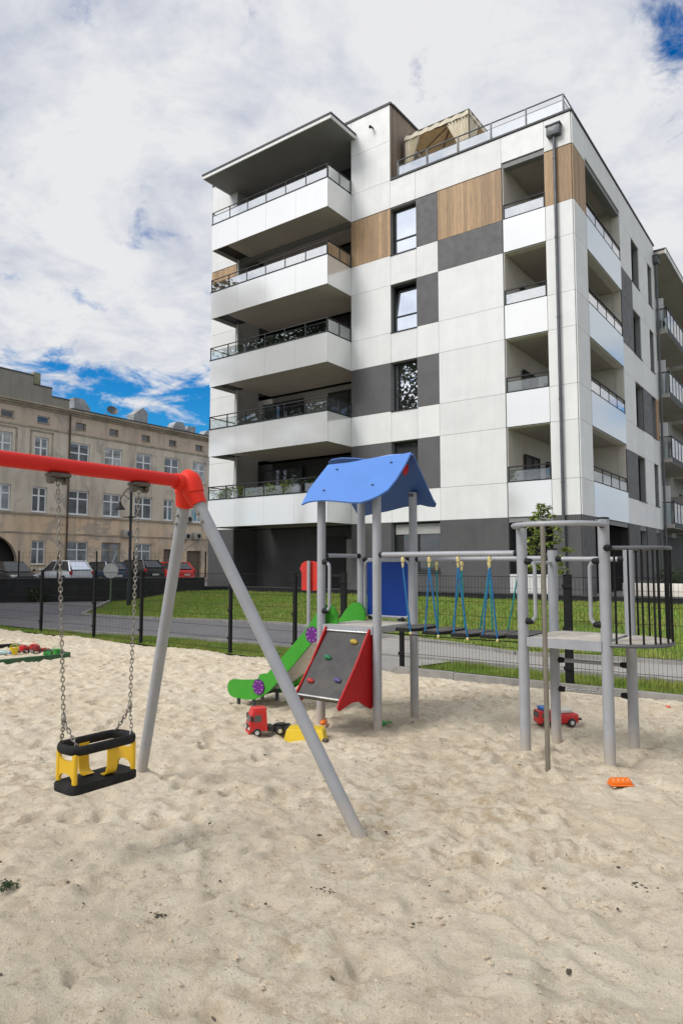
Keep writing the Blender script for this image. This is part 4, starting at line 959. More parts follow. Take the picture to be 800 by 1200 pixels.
# ------------------------------------------------------------------ play structure
M['post'] = mat('grey_post_paint', (.31,.32,.345), .42, base=.75, var=.06, scale=9, dirt=.12, dirtcol=(.36,.30,.22), bump=.03, bscale=150)
M['steel'] = mat('brushed_steel', (.55,.55,.55), .32, metal=.85, var=.1, scale=12)
M['pole_steel'] = mat('worn_pole_steel', (.24,.215,.18), .4, metal=.5, var=.15, scale=9)
M['black'] = mat('black_plastic', (.012,.012,.013), .65, spec=.25, var=.2)
M['rubber'] = mat('black_rubber', (.013,.013,.0135), .75, spec=.25, var=.25, scale=30, bump=.25, bscale=200, dirt=.2, dirtcol=(.07,.06,.045))
M['blue'] = mat('blue_board', (.07,.20,.56), .42, var=.05, scale=3)
M['blue_shade_painted'] = mat('blue_board_painted_shade', (.03,.095,.31), .5, var=.05, scale=3)  # shade under the far roof slope, put into the board colour
M['navy'] = mat('dark_blue_board', (.004,.035,.22), .5, spec=.25, var=.08, scale=3)
M['green'] = mat('green_board', (.045,.29,.025), .5, spec=.25, var=.06, scale=4, dirt=.1, dirtcol=(.25,.22,.14))
M['red'] = mat('red_board', (.38,.008,.010), .5, spec=.25, var=.08, scale=4)
M['bolt'] = mat('pale_bolt_head', (.5,.45,.5), .4)
M['sheet_steel'] = mat('slide_sheet_steel', (.62,.60,.57), .28, metal=1, var=.03, scale=3, rvar=.05)
M['purple'] = mat('purple_plastic', (.13,.02,.19), .5, spec=.25)
M['deck'] = mat('gritty_deck', (.50,.46,.40), .9, var=.2, scale=8, bump=.5, bscale=120, dirt=.4, dirtcol=(.42,.34,.23))
M['board_grey'] = mat('climbing_board', (.062,.059,.058), .75, var=.12, scale=5, bump=.3, bscale=160, dirt=.2, dirtcol=(.22,.19,.15))
M['tread'] = mat('worn_tread', (.10,.098,.095), .8, var=.3, scale=20, dirt=.4, dirtcol=(.32,.27,.2))
M['gold'] = mat('brass_clip', (.66,.56,.26), .4, metal=.2)
M['rope_blue'] = mat('blue_rope', (.012,.14,.33), .8, var=.25, scale=60, bump=.5, bscale=180)
M['rope_teal'] = mat('teal_rope', (.012,.20,.20), .8, var=.25, scale=60, bump=.5, bscale=180)
ps = thing('play_structure', 'grey steel climbing frame with blue roofed slide tower, hanging plank bridge and open lookout tower', 'climbing frame', (4.0,-17.3,0))
YF, YB = -17.63, -16.95
posts = [(2.64,YF,2.38),(3.34,YF,2.36),(2.68,YB,2.36),(3.36,YB,2.38),(4.84,YF,1.92),(5.53,YF,1.97),(4.87,YB,1.74),(5.55,YB,1.75)]
for x,y,h in posts:
    b = MB(); b.tube([(x,y,-.3),(x,y,h)],.045,18); o = b.build('post', M['post'], ps)
    if h < 2: MB().tube([(x,y,h),(x,y,h+.012),(x,y,h+.016)],[.048,.048,.03],18).build('cap', M['black'], o)
def clamp(p, d, parent=ps):
    b = MB(); p = Vector(p); d = Vector(d).normalized(); b.tube([p+d*.035,p+d*.05,p+d*.085,p+d*.095],[.029,.028,.024,.019],14); b.build('clamp', M['black'], parent)
def bar(p0, p1, r=.02, name='crossbar', m=None, cl=True):
    o = MB().cyl(p0,p1,r,12).build(name, m or M['post'], ps)
    if cl: d = Vector(p1)-Vector(p0); clamp(p0, d, o); clamp(p1, -d, o)
    return o
bar((3.34,YF,1.70),(4.84,YF,1.70),.026); bar((3.36,YB,1.66),(4.87,YB,1.66),.026)
bar((2.64,YF,1.70),(2.68,YB,1.70),.02); bar((2.68,YB,1.66),(3.36,YB,1.66),.018)
bar((4.87,YB,1.655),(5.55,YB,1.65),.022); bar((4.87,YB,.72),(5.55,YB,.72),.018); bar((4.87,YB,.455),(5.55,YB,.455),.018,m=M['steel'])
bar((4.84,YF,1.62),(4.87,YB,1.62),.016,cl=False)
def handle(x, y, s, z0=1.12, z1=1.63):
    b = MB(); c = .06; o = .115
    pts = [(x+s*.04,y,z1)]
    for i in range(7): a = math.pi/2*i/6; pts.append((x+s*(o-c+c*math.sin(a)),y,z1-c+c*math.cos(a)))
    for i in range(7): a = math.pi/2*i/6; pts.append((x+s*(o-c+c*math.cos(a)),y,z0+c-c*math.sin(a)))
    pts.append((x+s*.04,y,z0)); b.tube(pts,.0165,10); h = b.build('handle', M['post'], ps)
    clamp((x,y,z1),(s,0,0),h); clamp((x,y,z0),(s,0,0),h)
handle(2.64,YF-.01,1); handle(4.84,YF-.01,1); handle(5.53,YF-.01,-1)
# decks
for (x0,x1,z) in ((2.69,3.31,.985),(4.89,5.50,.985)):
    b = MB(); b.bev(x0,x1,YF-.03,YB+.03,z-.02,z,.006,1); d = b.build('platform', M['deck'], ps, smooth=0)
    e = MB(); e.box(x0,x1,YF-.045,YF-.031,z-.075,z+.003).box(x0,x1,YB+.031,YB+.045,z-.075,z+.003).box(x0-.012,x0-.001,YF-.03,YB+.03,z-.07,z-.002).box(x1+.001,x1+.012,YF-.03,YB+.03,z-.07,z-.002); e.build('deck_edge', M['post'], d, smooth=0)
for x,y in ((4.84,YF),(5.53,YF),(4.87,YB),(5.55,YB),(2.64,YF),(3.34,YF),(2.68,YB),(3.36,YB)): clamp((x,y,.955),(5.19-x if x > 4 else 3-x,(-17.29-y),0))
# roof boards
k_ = .56/.545
near = [(2.54,-17.83),(2.59,-17.805),(2.66,-17.795),(2.79,-17.795),(2.94,-17.81),(3.08,-17.83),(3.20,-17.845),(3.30,-17.85),(3.38,-17.83),(3.47,-17.79),(3.54,-17.73),(3.565,-17.62),(3.565,-17.45),(3.55,-17.29),(3.45,-17.283),(3.3,-17.29),(3.11,-17.31),(2.99,-17.32),(2.79,-17.338),(2.51,-17.338),(2.50,-17.45),(2.49,-17.65)]
zr = lambda y: 2.745 - abs(y+17.29)/k_
far = [(3.56,-17.275),(3.55,-17.17),(3.545,-17.01),(3.54,-16.83),(3.55,-16.78),(3.525,-16.755),(3.45,-16.765),(3.36,-16.79),(3.14,-16.775),(2.9,-16.74),(2.69,-16.72),(2.52,-16.70),(2.47,-16.73),(2.47,-17.0),(2.46,-17.27)]
b = MB(); b.plate([(x,y,zr(y)) for x,y in near], (0,-.012,.013)); R1 = b.build('roof_board', M['blue'], ps, smooth=0)
topw = [(2.46,-17.27,2.738),(2.47,-17.292,2.752),(2.52,-17.312,2.765),(2.66,-17.318,2.772),(2.84,-17.30,2.762),(2.97,-17.278,2.735)]
b = MB(); b.plate([(x,y,2.745-(y+17.29)/k_) for x,y in far]+[(p[0],p[1],2.745-(p[1]+17.29)/k_) for p in topw[1:]]+[(3.2,-17.272,2.728)], (0,.012,.013)); R2 = b.build('roof_board', M['blue_shade_painted'], ps, smooth=0)
for x,y in ((2.7,-17.42),(3.38,-17.40),(2.72,-17.68),(3.32,-17.66)):
    b = MB(); z = zr(y); b.ball((x,y-.014,z+.016),.016,(1,1,.6),10,6); b.build('bolt_cap', M['metal_mid'], R1)
b = MB(); b.prism([(-17.36,2.64),(-17.22,2.64),(-17.24,2.56),(-17.29,2.52),(-17.34,2.56)],'x',3.46,3.475); b.build('gable_bracket', M['red'], ps, smooth=0)
b = MB(); b.cyl((2.6,-17.29,2.66),(3.46,-17.29,2.66),.018,10); b.build('ridge_bar', M['post'], ps)
for x,y in ((2.64,YF),(3.34,YF),(2.68,YB),(3.36,YB)):
    b = MB(); b.bev(x-.03,x+.03,y-.05,y+.05,2.33,2.37,.008,1); b.build('bracket', M['metal_mid'], ps)
# blue panel in a bent tube frame between the back posts
def rrect(x0,x1,z0,z1,r,y,n=6):
    out = []
    for cx,cz,a in ((x1-r,z1-r,0),(x0+r,z1-r,90),(x0+r,z0+r,180),(x1-r,z0+r,270)):
        for i in range(n+1): q = rad(a+90*i/n); out.append((cx+r*math.cos(q),y,cz+r*math.sin(q)))
    return out
b = MB(); b.tube(rrect(2.745,3.325,1.035,1.645,.06,YB-.02),.0165,10,closed=True); f = b.build('panel_frame', M['post'], ps)
MB().bev(2.775,3.32,YB-.028,YB-.012,1.045,1.635,.004,1).build('blue_panel', M['navy'], f, smooth=0)
for x in (2.82,3.24):
    MB().bev(x-.018,x+.018,YB-.045,YB+.005,1.0,1.04,.006,1).build('clamp', M['black'], f)
# climbing board
def cw(u, v): return (2.755+.515*u, YF-.035-.50*v, .93-.60*v)      # u across, v down the slope
b = MB(); b.plate([cw(0,0),cw(1,0),cw(1,1),cw(0,1)], (0,.018,-.015)); cwall = b.build('climbing_wall', M['board_grey'], ps, smooth=0)
rc = [(YF-.0,.97),(YF-.06,.965),(YF-.30,.63),(YF-.545,.35),(YF-.58,.29),(YF-.55,.255),(YF-.36,.30),(YF-.24,.295),(YF-.12,.23),(YF-.03,.19),(YF,.21)]
for x in (2.735,3.272):
    MB().prism(rc,'x',x,x+.016).build('side_cheek', M['red'], cwall, smooth=0)
for v in (.02,.985):
    p0,p1 = cw(0,v),cw(1,v); MB().cyl((p0[0]+.0,p0[1]-.005,p0[2]+.012),(p1[0]-.003,p1[1]-.005,p1[2]+.012),.011,8).build('edge_bar', M['steel'], cwall)
nrm = Vector((0,-.60,.50)).normalized()
for u,v,m in ((.17,.77,'red'),(.32,.42,'green'),(.76,.16,'yellow'),(.77,.72,'violet')):
    col = {'red':(.36,.03,.03),'green':(.015,.15,.06),'yellow':(.42,.30,.03),'violet':(.08,.06,.17)}[m]
    M['hold_'+m] = mat('climbing_hold_'+m, col, .6, var=.2, scale=25, bump=.4, bscale=60)
    p = Vector(cw(u,v))+nrm*.014; h = MB()
    h.ball(p,.034,(1.15,.8,.75),10,7); h.ball(p+Vector((.022,-.004,-.006)),.024,(1,.8,.8),8,6); h.ball(p+Vector((-.022,0,.004)),.022,(1,.8,.8),8,6)
    h.build('climbing_hold', M['hold_'+m], cwall)
for x,y in ((3.28,-18.18),):
    MB().ball((3.288,YF-.535,.305),.016,(.5,1,1),10,6).build('bolt_cap', M['red'], cwall)
# slide
top_e = [(2.80,1.09),(2.76,1.15),(2.70,1.185),(2.62,1.17),(2.54,1.10),(2.44,.975),(2.30,.83),(2.10,.64),(1.93,.48),(1.82,.385),(1.72,.325),(1.60,.295),(1.40,.275),(1.29,.272),(1.23,.25),(1.20,.20)]
bot_e = [(1.20,.14),(1.235,.085),(1.30,.065),(1.50,.06),(1.62,.075),(1.74,.12),(1.86,.20),(2.02,.34),(2.22,.53),(2.42,.73),(2.56,.86),(2.64,.91),(2.80,.93)]
sl_ = None
bed = MB(); prof = [(2.66,.955),(2.60,.94),(2.45,.80),(2.2,.56),(2.0,.37),(1.84,.245),(1.72,.18),(1.58,.145),(1.40,.13),(1.24,.13)]
bed.prism(prof+[(x+.006,z-.014) for x,z in prof[::-1]],'y',-17.53,-17.07); slide = bed.build('slide', M['sheet_steel'], ps, smooth=40)
for y in (-17.565,-17.055):
    s = MB().prism(top_e+bot_e,'y',y,y+.022).build('side_panel', M['green'], slide, smooth=0)
for y,sg_ in ((-17.565,-1),(-17.033,1)):
    for x,z,r in ((1.70,.225,.085),(2.47,.855,.085)):
        b = MB(); pts = []
        pol = [(x+(r+.004*math.cos(8*a))*math.cos(a), z+(r+.004*math.cos(8*a))*math.sin(a)) for a in [2*math.pi*i/48 for i in range(48)]]
        b.prism(pol,'y',y+sg_*.014,y+sg_*.001); b.build('bolt_disc', M['purple'], slide, smooth=0)
        for q_ in range(8):
            a = math.pi*(q_+.5)/4; bb = MB().ball((x+r*.74*math.cos(a), y+sg_*.014, z+r*.74*math.sin(a)), .0065, (1,.6,1), 8, 6); dots = bb if q_ == 0 else MB.merge(dots, bb)
        dots.build('bolt_head', M['bolt'], slide)
for x in (1.32,1.56):
    MB().cyl((x,-17.5,-.2),(x,-17.5,.12),.022,10).cyl((x,-17.1,-.2),(x,-17.1,.12),.022,10).cyl((x,-17.5,.1),(x,-17.1,.1),.014,8).build('foot', M['metal_mid'], slide)
# lookout: curved top bar, pole and cage
b = MB(); pts = []
for i in range(21):
    a = math.pi*i/20; pts.append((5.185-.365*math.cos(a), YF-.42*math.sin(a)**.8+.0, 1.925))
b.tube([(4.82,YF+.0,1.925)]+pts[1:-1]+[(5.55,YF,1.925)],.021,12); ab = b.build('arch_bar', M['post'], ps)
clamp((5.53,YF,1.925),(.0,-1,0),ab); clamp((4.84,YF,1.88),(.0,0,1),ab)
MB().cyl((5.18,YF-.42,-.3),(5.18,YF-.42,1.915),.0195,14).build('fire_pole', M['pole_steel'], ps)
cg = MB(); pts = []; C0 = (5.54,(YF+YB)/2); R0 = .36
for i in range(25):
    a = -math.pi/2+math.pi*i/24; pts.append((C0[0]+R0*1.08*math.cos(a)+.02, C0[1]+R0*math.sin(a), 0))
cg.tube([(p[0],p[1],1.735) for p in pts],.017,10); cage = cg.build('cage_rail', M['metal_mid'], ps); clamp((5.53,YF,1.735),(.5,-.5,0),cage); clamp((5.55,YB,1.735),(.5,.5,0),cage)
cg = MB(); cg.prism([(p[0],p[1]) for p in pts],'z',.955,.985); fl_ = cg.build('cage_floor', M['deck'], ps, smooth=0)
MB().tube([(p[0]+.0,p[1],.962) for p in pts],.016,8).build('floor_rim', M['metal_mid'], fl_)
for i in range(13):
    p = pts[1+round(i*22/12)]
    MB().cyl((p[0],p[1],.96),(p[0],p[1],1.735),.0085,8).build('cage_bar', M['fence'], cage)
# hanging bridge
tops_f = [3.64,3.93,4.23,4.54]; 
for i in range(5):
    xc = [3.60,3.90,4.20,4.49,4.74][i]; z = .955-.012*math.sin(i/4*math.pi)*1.5
    w = .135; yo = .30
    pol = [(xc-w,-17.29-yo*.55),(xc-w*.55,-17.29-yo),(xc+w*.55,-17.29-yo),(xc+w,-17.29-yo*.55),(xc+w,-17.29+yo*.55),(xc+w*.55,-17.29+yo),(xc-w*.55,-17.29+yo),(xc-w,-17.29+yo*.55)]
    B = MB().prism(pol,'z',z,z+.028).build('bridge_plank', M['rubber'], ps, smooth=0)
    t_ = MB()
    for a in range(-2,3):
        for c in range(-4,5): t_.bev(xc+a*.042-.014,xc+a*.042+.014,-17.29+c*.052-.017,-17.29+c*.052+.017,z+.026,z+.032,.002,1)
    t_.build('tread', M['tread'], B, smooth=0)
    if i == 4: continue
    for (yt,ye,zt,m,dx) in ((YF,-17.29-yo+.02,1.70,'rope_blue',0),(YB,-17.29+yo-.02,1.66,'rope_teal',.0)):
        xt = tops_f[i]+dx
        # eye nut hanging from the bar
        e = MB(); e.tube([(xt,yt,zt-.02),(xt,yt,zt-.035),(xt,yt,zt-.055)],[.010,.018,.016],10); e.ball((xt,yt,zt-.058),.020,(1,.7,1),10,8); e.tube([(xt,yt,zt-.08),(xt,yt,zt-.105),(xt,yt,zt-.125)],[.014,.011,.008],8); E_ = e.build('rope_clip', M['gold'], ps)
        r1 = MB()
        for xe in (xc-.055 if i else xc+.08, xc+.085):
            pts = [(xt+(xe-xt)*f, yt+(ye-yt)*f, zt-.11+(z+.0-zt+.11)*f) for f in [j/8 for j in range(9)]]
            r1.tube(pts,.0085,7)
        r1.build('rope', M[m], ps)
        e = MB()
        for xe in (xc+.085,): e.ball((xe,ye,z-.012),.014,(1,1,1.3),8,6)
        e.build('rope_end', M['gold'], B)
b = MB()
b.tube([(3.36,YB+.02,.925),(4.0,YB,.92),(4.85,YB+.02,.925)],.005,6).tube([(3.36,YF+.08,.925),(4.0,YF+.1,.92),(4.82,YF+.08,.925)],.005,6); b.build('bridge_cable', M['black'], ps)

# red panel on a grey post, beyond the slide
rp = thing('notice_board', 'bright red shaped board on a thin grey post behind the green slide', 'notice board', (.66,-15.4,0))
MB().cyl((.66,-15.4,-.1),(.66,-15.4,1.66),.026,12).build('post', M['post'], rp)
pol = [(.49,1.22),(.49,1.48),(.455,1.545),(.49,1.62),(.56,1.655),(.72,1.655),(.80,1.62),(.83,1.55),(.83,1.22)]
MB().prism(pol,'y',-15.36,-15.34).build('red_board', mat('signal_red_board',(.50,.02,.012),.5), rp, smooth=0)

# ------------------------------------------------------------------ swing
M['beam_red'] = mat('red_beam_paint', (.58,.018,.012), .5, var=.05, scale=6, spec=.25, dirt=.06, dirtcol=(.3,.05,.04))
M['cap_red'] = mat('red_plastic_cap', (.70,.03,.014), .5, var=.04, spec=.25)
M['galv'] = mat('galvanised_steel', (.26,.24,.21), .5, metal=.6, var=.3, scale=40)
M['hanger'] = mat('tarnished_steel', (.10,.088,.075), .5, metal=.4, var=.3, scale=30)
M['yellow'] = mat('yellow_plastic', (.66,.40,.012), .38, var=.06, scale=8, dirt=.12, dirtcol=(.35,.24,.05))
sw = thing('swing_frame', 'swing frame with red top beam and splayed light grey legs', 'swing frame', (3.71,-21.6,0))
J = Vector((3.665,-20.36,2.14)); J2 = Vector((3.665,-23.25,2.14))
MB().cyl(J+Vector((0,-.05,0)),J2+Vector((0,.05,0)),.042,20).build('beam', M['beam_red'], sw)
for j,fy in ((J,-19.93),(J2,-23.68)):
    cp = MB(); 
    for fx_ in (2.70,4.73):
        d = (Vector((fx_,fy,0))-j); L = d.length; d.normalize()
        MB().cyl(j+d*.10,j+d*(L+.15),.0395,18).build('leg', M['post'], sw)
    dl = (Vector((2.70,fy,0))-j).normalized(); dr = (Vector((4.73,fy,0))-j).normalized()
    pts = [j+dl*.17, j+dl*.085]
    for i in range(9):
        f = i/8; pts.append(j + dl*.085*(1-f)**2 + dr*.085*f**2 + Vector((0,0,.10))*2*f*(1-f))
    pts += [j+dr*.085, j+dr*.17]
    cp.tube(pts,[.054,.066]+[.072]*9+[.066,.054],16); sgn = 1 if j is J else -1
    cp.tube([j+Vector((0,0,-.01)),j+Vector((0,-sgn*.10,-.005))],.053,16); c_ = cp.build('corner_cap', M['cap_red'], sw, smooth=50)
    for d in (dl,dr):
        for f in (.24,.30):
            p = j+d*f; MB().ball(p+Vector((0,-sgn*.045,0)),.011,seg=8,ring=6).build('bolt', M['galv'], sw)
for y in (-21.27,-20.74):
    b = MB(); b.tube([(3.665,y+.045*math.cos(a),2.14+.0) for a in (0,)]+[(3.665,y,2.1)],.01,6) if False else None
    b.bev(3.655-.028,3.655+.048,y-.06,y+.06,2.075,2.098,.006,1); b.cyl((3.665,y-.055,2.062),(3.665,y-.03,2.062),.026,14); b.cyl((3.665,y+.03,2.062),(3.665,y+.055,2.062),.026,14); b.cyl((3.665,y-.05,2.062),(3.665,y+.05,2.062),.011,10)
    b.build('hanger', M['hanger'], sw)
bs = thing('baby_swing_seat', 'black and yellow baby swing seat hanging on steel chains from the red beam', 'swing seat', (3.71,-21.0,.4))
def link_chain(p0, p1, pitch=.024, w=.0085, r=.0031, twist=0):
    p0, p1 = Vector(p0), Vector(p1); d = p1-p0; n = max(2, round(d.length/pitch)); d.normalize()
    a = d.cross(Vector((0,1,.1))).normalized(); c = d.cross(a); b = MB(); pit = (p1-p0).length/n
    for i in range(n):
        m = p0+d*pit*(i+.5); u = (a if (i+twist)%2 else c)
        u = (u*math.cos(.6)+d.cross(u)*math.sin(.6)); h = pit*.5+.004; pts = []
        for q in range(12):
            t = 2*math.pi*q/12; s_ = math.sin(t); cx = math.cos(t)
            pts.append(m + u*cx*w + d*(math.copysign(abs(s_)**.7, s_)*h))
        b.tube(pts, r, 6, closed=True)
    return b
zs = .785
# seat
rings = [(3.625,-21.235),(3.795,-21.235),(3.625,-20.775),(3.795,-20.775)]
for y,ym in ((-21.27,-21.215),(-20.74,-20.795)):
    top_ = (3.665,y,2.055); mid = (3.70,ym,zs)
    c_ = link_chain(top_, mid).build('chain', M['galv'], bs)
    MB().ball((3.70,ym,zs-.004),.014,(1,1,1.4),10,8).build('connector', M['galv'], c_)
    for rx_ in (3.622,3.778):
        ry = -21.175 if ym < -21 else -20.835
        link_chain((3.70,ym,zs-.015),(rx_,ry,.63)).build('chain', M['galv'], bs)
def rr2(x0,x1,y0,y1,r,z,n=6):
    out = []
    for cx,cy,a in ((x1-r,y1-r,0),(x0+r,y1-r,90),(x0+r,y0+r,180),(x1-r,y0+r,270)):
        for i in range(n+1): q = rad(a+90*i/n); out.append((cx+r*math.cos(q),cy+r*math.sin(q),z))
    return out
ring = MB(); pp = rr2(3.605,3.797,-21.20,-20.81,.062,.618)
n_ = 10; vs = []
m_ = len(pp)
for i,(x,y,z) in enumerate(pp):
    t = (Vector(pp[(i+1)%m_])-Vector(pp[i-1])).normalized(); o = t.cross(Vector((0,0,1)))
    for q in range(n_):
        a = 2*math.pi*q/n_; vs.append(tuple(Vector((x,y,z))+o*.016*math.cos(a)+Vector((0,0,1))*.026*math.sin(a)))
ring.add(vs, [(i*n_+q,i*n_+(q+1)%n_,((i+1)%m_)*n_+(q+1)%n_,((i+1)%m_)*n_+q) for i in range(m_) for q in range(n_)])
ring.build('ring', M['rubber'], bs, smooth=60)
bd = MB(); pl2 = [(p[0],p[1]) for p in rr2(3.60,3.80,-21.215,-20.795,.04,0)]
pin = [(3.70+(x-3.70)*.95,-21.005+(y+21.005)*.975) for x,y in pl2]
m_ = len(pl2); vs = [(*p,.392) for p in pin]+[(*p,.398) for p in pl2]+[(*p,.432) for p in pl2]+[(*p,.44) for p in pin]
fs = [tuple(range(m_-1,-1,-1)), tuple(3*m_+i for i in range(m_))]+[(k*m_+i,k*m_+(i+1)%m_,(k+1)*m_+(i+1)%m_,(k+1)*m_+i) for k in range(3) for i in range(m_)]
bd.add(vs, fs); st_ = bd.build('seat', M['rubber'], bs, smooth=40)
tr = MB()
for a in range(-4,5):
    for c in range(-1,2): tr.ball((3.70+c*.045,-21.005+a*.04,.44),.005,(1,1,.4),6,4)
tr.build('studs', M['rubber'], st_)
for y,s in ((-21.188,1),(-20.822,-1)):
    # end plate: two uprights joined by a web with arched cut-outs
    b = MB(); 
    for x in (3.625,3.775): b.bev(x-.015,x+.015,y-.011,y+.011,.44,.602,.006,1)
    web = [(3.64,.468),(3.66,.486),(3.70,.493),(3.74,.486),(3.76,.468),(3.76,.572),(3.74,.560),(3.70,.556),(3.66,.560),(3.64,.572)]
    b.prism(web,'y',y-.007,y+.007); b.build('side_support', M['yellow'], bs, smooth=0)
for x,s in ((3.612,1),(3.79,-1)):
    pr = [(0,.605),(0,.52),(.003,.485),(.012,.460),(.030,.446),(.058,.443)]
    b = MB(); w = .031; vs = []
    yc = -21.035 if s > 0 else -20.965
    for i,(o,z) in enumerate(pr):
        for yy in (-w,w): vs.append((x+s*o,yc+yy,z)); 
        for yy in (w,-w): vs.append((x+s*(o+.012),yc+yy,z+.006))
    fs = [(i*4+j,i*4+(j+1)%4,(i+1)*4+(j+1)%4,(i+1)*4+j) for i in range(len(pr)-1) for j in range(4)]+[(3,2,1,0),tuple((len(pr)-1)*4+j for j in range(4))]
    b.add(vs, fs); b.build('leg_guard', M['yellow'], bs, smooth=50)
# ------------------------------------------------------------------ toys on the sand
def sz(x, y): return float(sand_height(np.array([x]), np.array([y]))[0])
M['toy_red'] = mat('toy_red', (.55,.02,.02), .35, var=.06, scale=20, dirt=.15, dirtcol=(.35,.25,.18))
M['toy_black'] = mat('toy_black', (.02,.02,.022), .5, var=.3, dirt=.3, dirtcol=(.25,.2,.15))
M['toy_yellow'] = mat('toy_yellow', (.72,.50,.02), .4, var=.06, dirt=.1, dirtcol=(.45,.35,.2))
M['toy_orange'] = mat('toy_orange', (.75,.16,.01), .4, var=.08)
M['toy_green'] = mat('toy_green', (.03,.30,.05), .4); M['toy_blue'] = mat('toy_blue', (.03,.16,.50), .4); M['toy_white'] = mat('toy_white', (.6,.6,.57), .5, dirt=.2)
M['toy_glass'] = mirror_glass('toy_glass', fac=.12)
def wheel(parent, x, y, r, w, m=None):
    o = MB().tube([(x,y-w,r),(x,y-w*.8,r),(x,y+w*.8,r),(x,y+w,r)],[r*.85,r,r,r*.85],18).build('wheel', M['toy_black'], parent)
    MB().tube([(x,y-w*1.08,r),(x,y+w*1.08,r)],r*.5,12).build('hub', M['toy_white'] if m is None else m, o)
tk = thing('toy_truck', 'red toy tractor truck with bare black chassis on the sand beside the slide', 'toy truck', (2.60,-18.36,sz(2.6,-18.36)-.004), math.atan2(-.33,-.225), local=True)
cab = MB(); pr = [(.215,.05),(.222,.12),(.205,.20),(.18,.245),(.06,.245),(.045,.05)]
n = len(pr); vs = []; 
for y,s in ((-.082,.96),(-.075,1.0),(.075,1.0),(.082,.96)): vs += [(.13+(x-.13)*s,y,.15+(z-.15)*s) for x,z in pr]
cab.add(vs, [tuple(range(n-1,-1,-1)), tuple(3*n+i for i in range(n))]+[(k*n+i,k*n+(i+1)%n,(k+1)*n+(i+1)%n,(k+1)*n+i) for k in range(3) for i in range(n)])
cab.bev(.05,.185,-.07,.07,.243,.262,.008); cb_ = cab.build('cab', M['toy_red'], tk, smooth=30)
g = MB(); g.add([(.2215,-.066,.135),(.2215,.066,.135),(.209,.062,.198),(.209,-.062,.198)],[(0,1,2,3)]); g.build('windscreen', M['toy_glass'], cb_, smooth=0)
for s in (-1,1):
    MB().add([(.185,s*.0835,.14),(.11,s*.0835,.14),(.11,s*.0835,.20),(.17,s*.0835,.20)],[(0,1,2,3)]).build('side_window', M['toy_glass'], cb_, smooth=0)
    MB().bev(.215,.23,s*.06-.014,s*.06+.014,.065,.09,.004,1).build('headlight', M['toy_white'], cb_)
    MB().bev(.19,.215,s*.098-.008,s*.098+.008,.15,.20,.004,1).build('mirror', M['toy_black'], cb_)
MB().bev(.216,.229,-.045,.045,.06,.115,.004,1).build('grille', M['toy_black'], cb_)
MB().bev(.205,.232,-.08,.08,.03,.055,.006,1).build('bumper', M['toy_red'], tk)
ch = MB(); ch.bev(-.20,.20,-.045,-.028,.05,.075,.004,1).bev(-.20,.20,.028,.045,.05,.075,.004,1).bev(-.2,-.17,-.05,.05,.05,.08,.004,1).bev(-.02,.04,-.07,.07,.04,.085,.006,1).bev(-.15,-.06,-.04,.04,.077,.095,.006,1); ch.build('chassis', M['toy_black'], tk)
for x in (.15,-.07,-.15):
    for s in (-1,1): wheel(tk, x, s*.068, .04, .018)
tb = thing('toy_tipper_body', 'upturned yellow plastic toy tipper body behind the grey swing leg', 'toy part', (2.96,-18.26,sz(2.96,-18.26)-.012), math.atan2(.2,.33), local=True)
b = MB(); L,Wd,H = .205,.105,.12
bt = [(-L,-Wd),(L*.9,-Wd),(L,Wd*.0-.02),(L,.02),(L*.9,Wd),(-L,Wd)]; 
n = len(bt); vs = [(x,y,0) for x,y in bt]+[(x*.86,y*.86,H*.9) for x,y in bt]+[(x*.80,y*.80,H) for x,y in bt]
b.add(vs, [tuple(range(n-1,-1,-1)), tuple(2*n+i for i in range(n))]+[(k*n+i,k*n+(i+1)%n,(k+1)*n+(i+1)%n,(k+1)*n+i) for k in range(2) for i in range(n)])
b.build('body', M['toy_yellow'], tb, smooth=20); MB().bev(-.215,.215,-.108,.108,-.004,.014,.005,1).build('rim', M['toy_yellow'], tb)
MB().cyl((.17,-.09,.03),(.21,-.12,.03),.02,12).build('hinge', M['toy_black'], tb)
ft = thing('toy_truck', 'red toy fire engine with white top and blue beacon lying under the lookout tower', 'toy truck', (4.68,-16.40,sz(4.68,-16.4)), math.atan2(-.233,-.38)+.25, local=True)
b = MB(); b.bev(.06,.215,-.075,.075,.035,.165,.02); cb_ = b.build('cab', M['toy_red'], ft)
MB().bev(-.21,.04,-.072,.072,.035,.125,.015).build('body', M['toy_red'], ft)
MB().bev(-.16,.06,-.04,.04,.127,.165,.01).build('ladder_deck', M['toy_white'], ft)
MB().bev(.10,.18,-.06,.06,.165,.20,.01).build('beacon', M['toy_blue'], ft)
for s in (-1,1): MB().add([(.19,s*.0765,.10),(.10,s*.0765,.10),(.10,s*.0765,.15),(.18,s*.0765,.15)],[(0,1,2,3)]).build('side_window', M['toy_glass'], cb_, smooth=0)
MB().add([(.2165,-.06,.10),(.2165,.06,.10),(.2165,.055,.15),(.2165,-.055,.15)],[(0,1,2,3)]).build('windscreen', M['toy_glass'], cb_, smooth=0)
for x in (.14,-.13):
    for s in (-1,1): wheel(ft, x, s*.066, .042, .02)
MB().bev(-.27,-.20,-.02,.02,.05,.07,.005,1).build('tow_bar', M['toy_black'], ft)
om = thing('sand_mould', 'orange plastic sand mould in front of the lookout tower', 'sand toy', (5.71,-18.05,sz(5.71,-18.05)-.006), math.atan2(.1,.13), local=True)
b = MB(); b.bev(-.075,.075,-.04,.04,0,.035,.012)
for x in (-.05,-.017,.017,.05): b.ball((x,0,.035),.021,(1,1.5,.7),10,6)
b.build('body', M['toy_orange'], om); MB().bev(-.082,.082,-.046,.046,-.002,.008,.003,1).build('rim', M['toy_orange'], om)
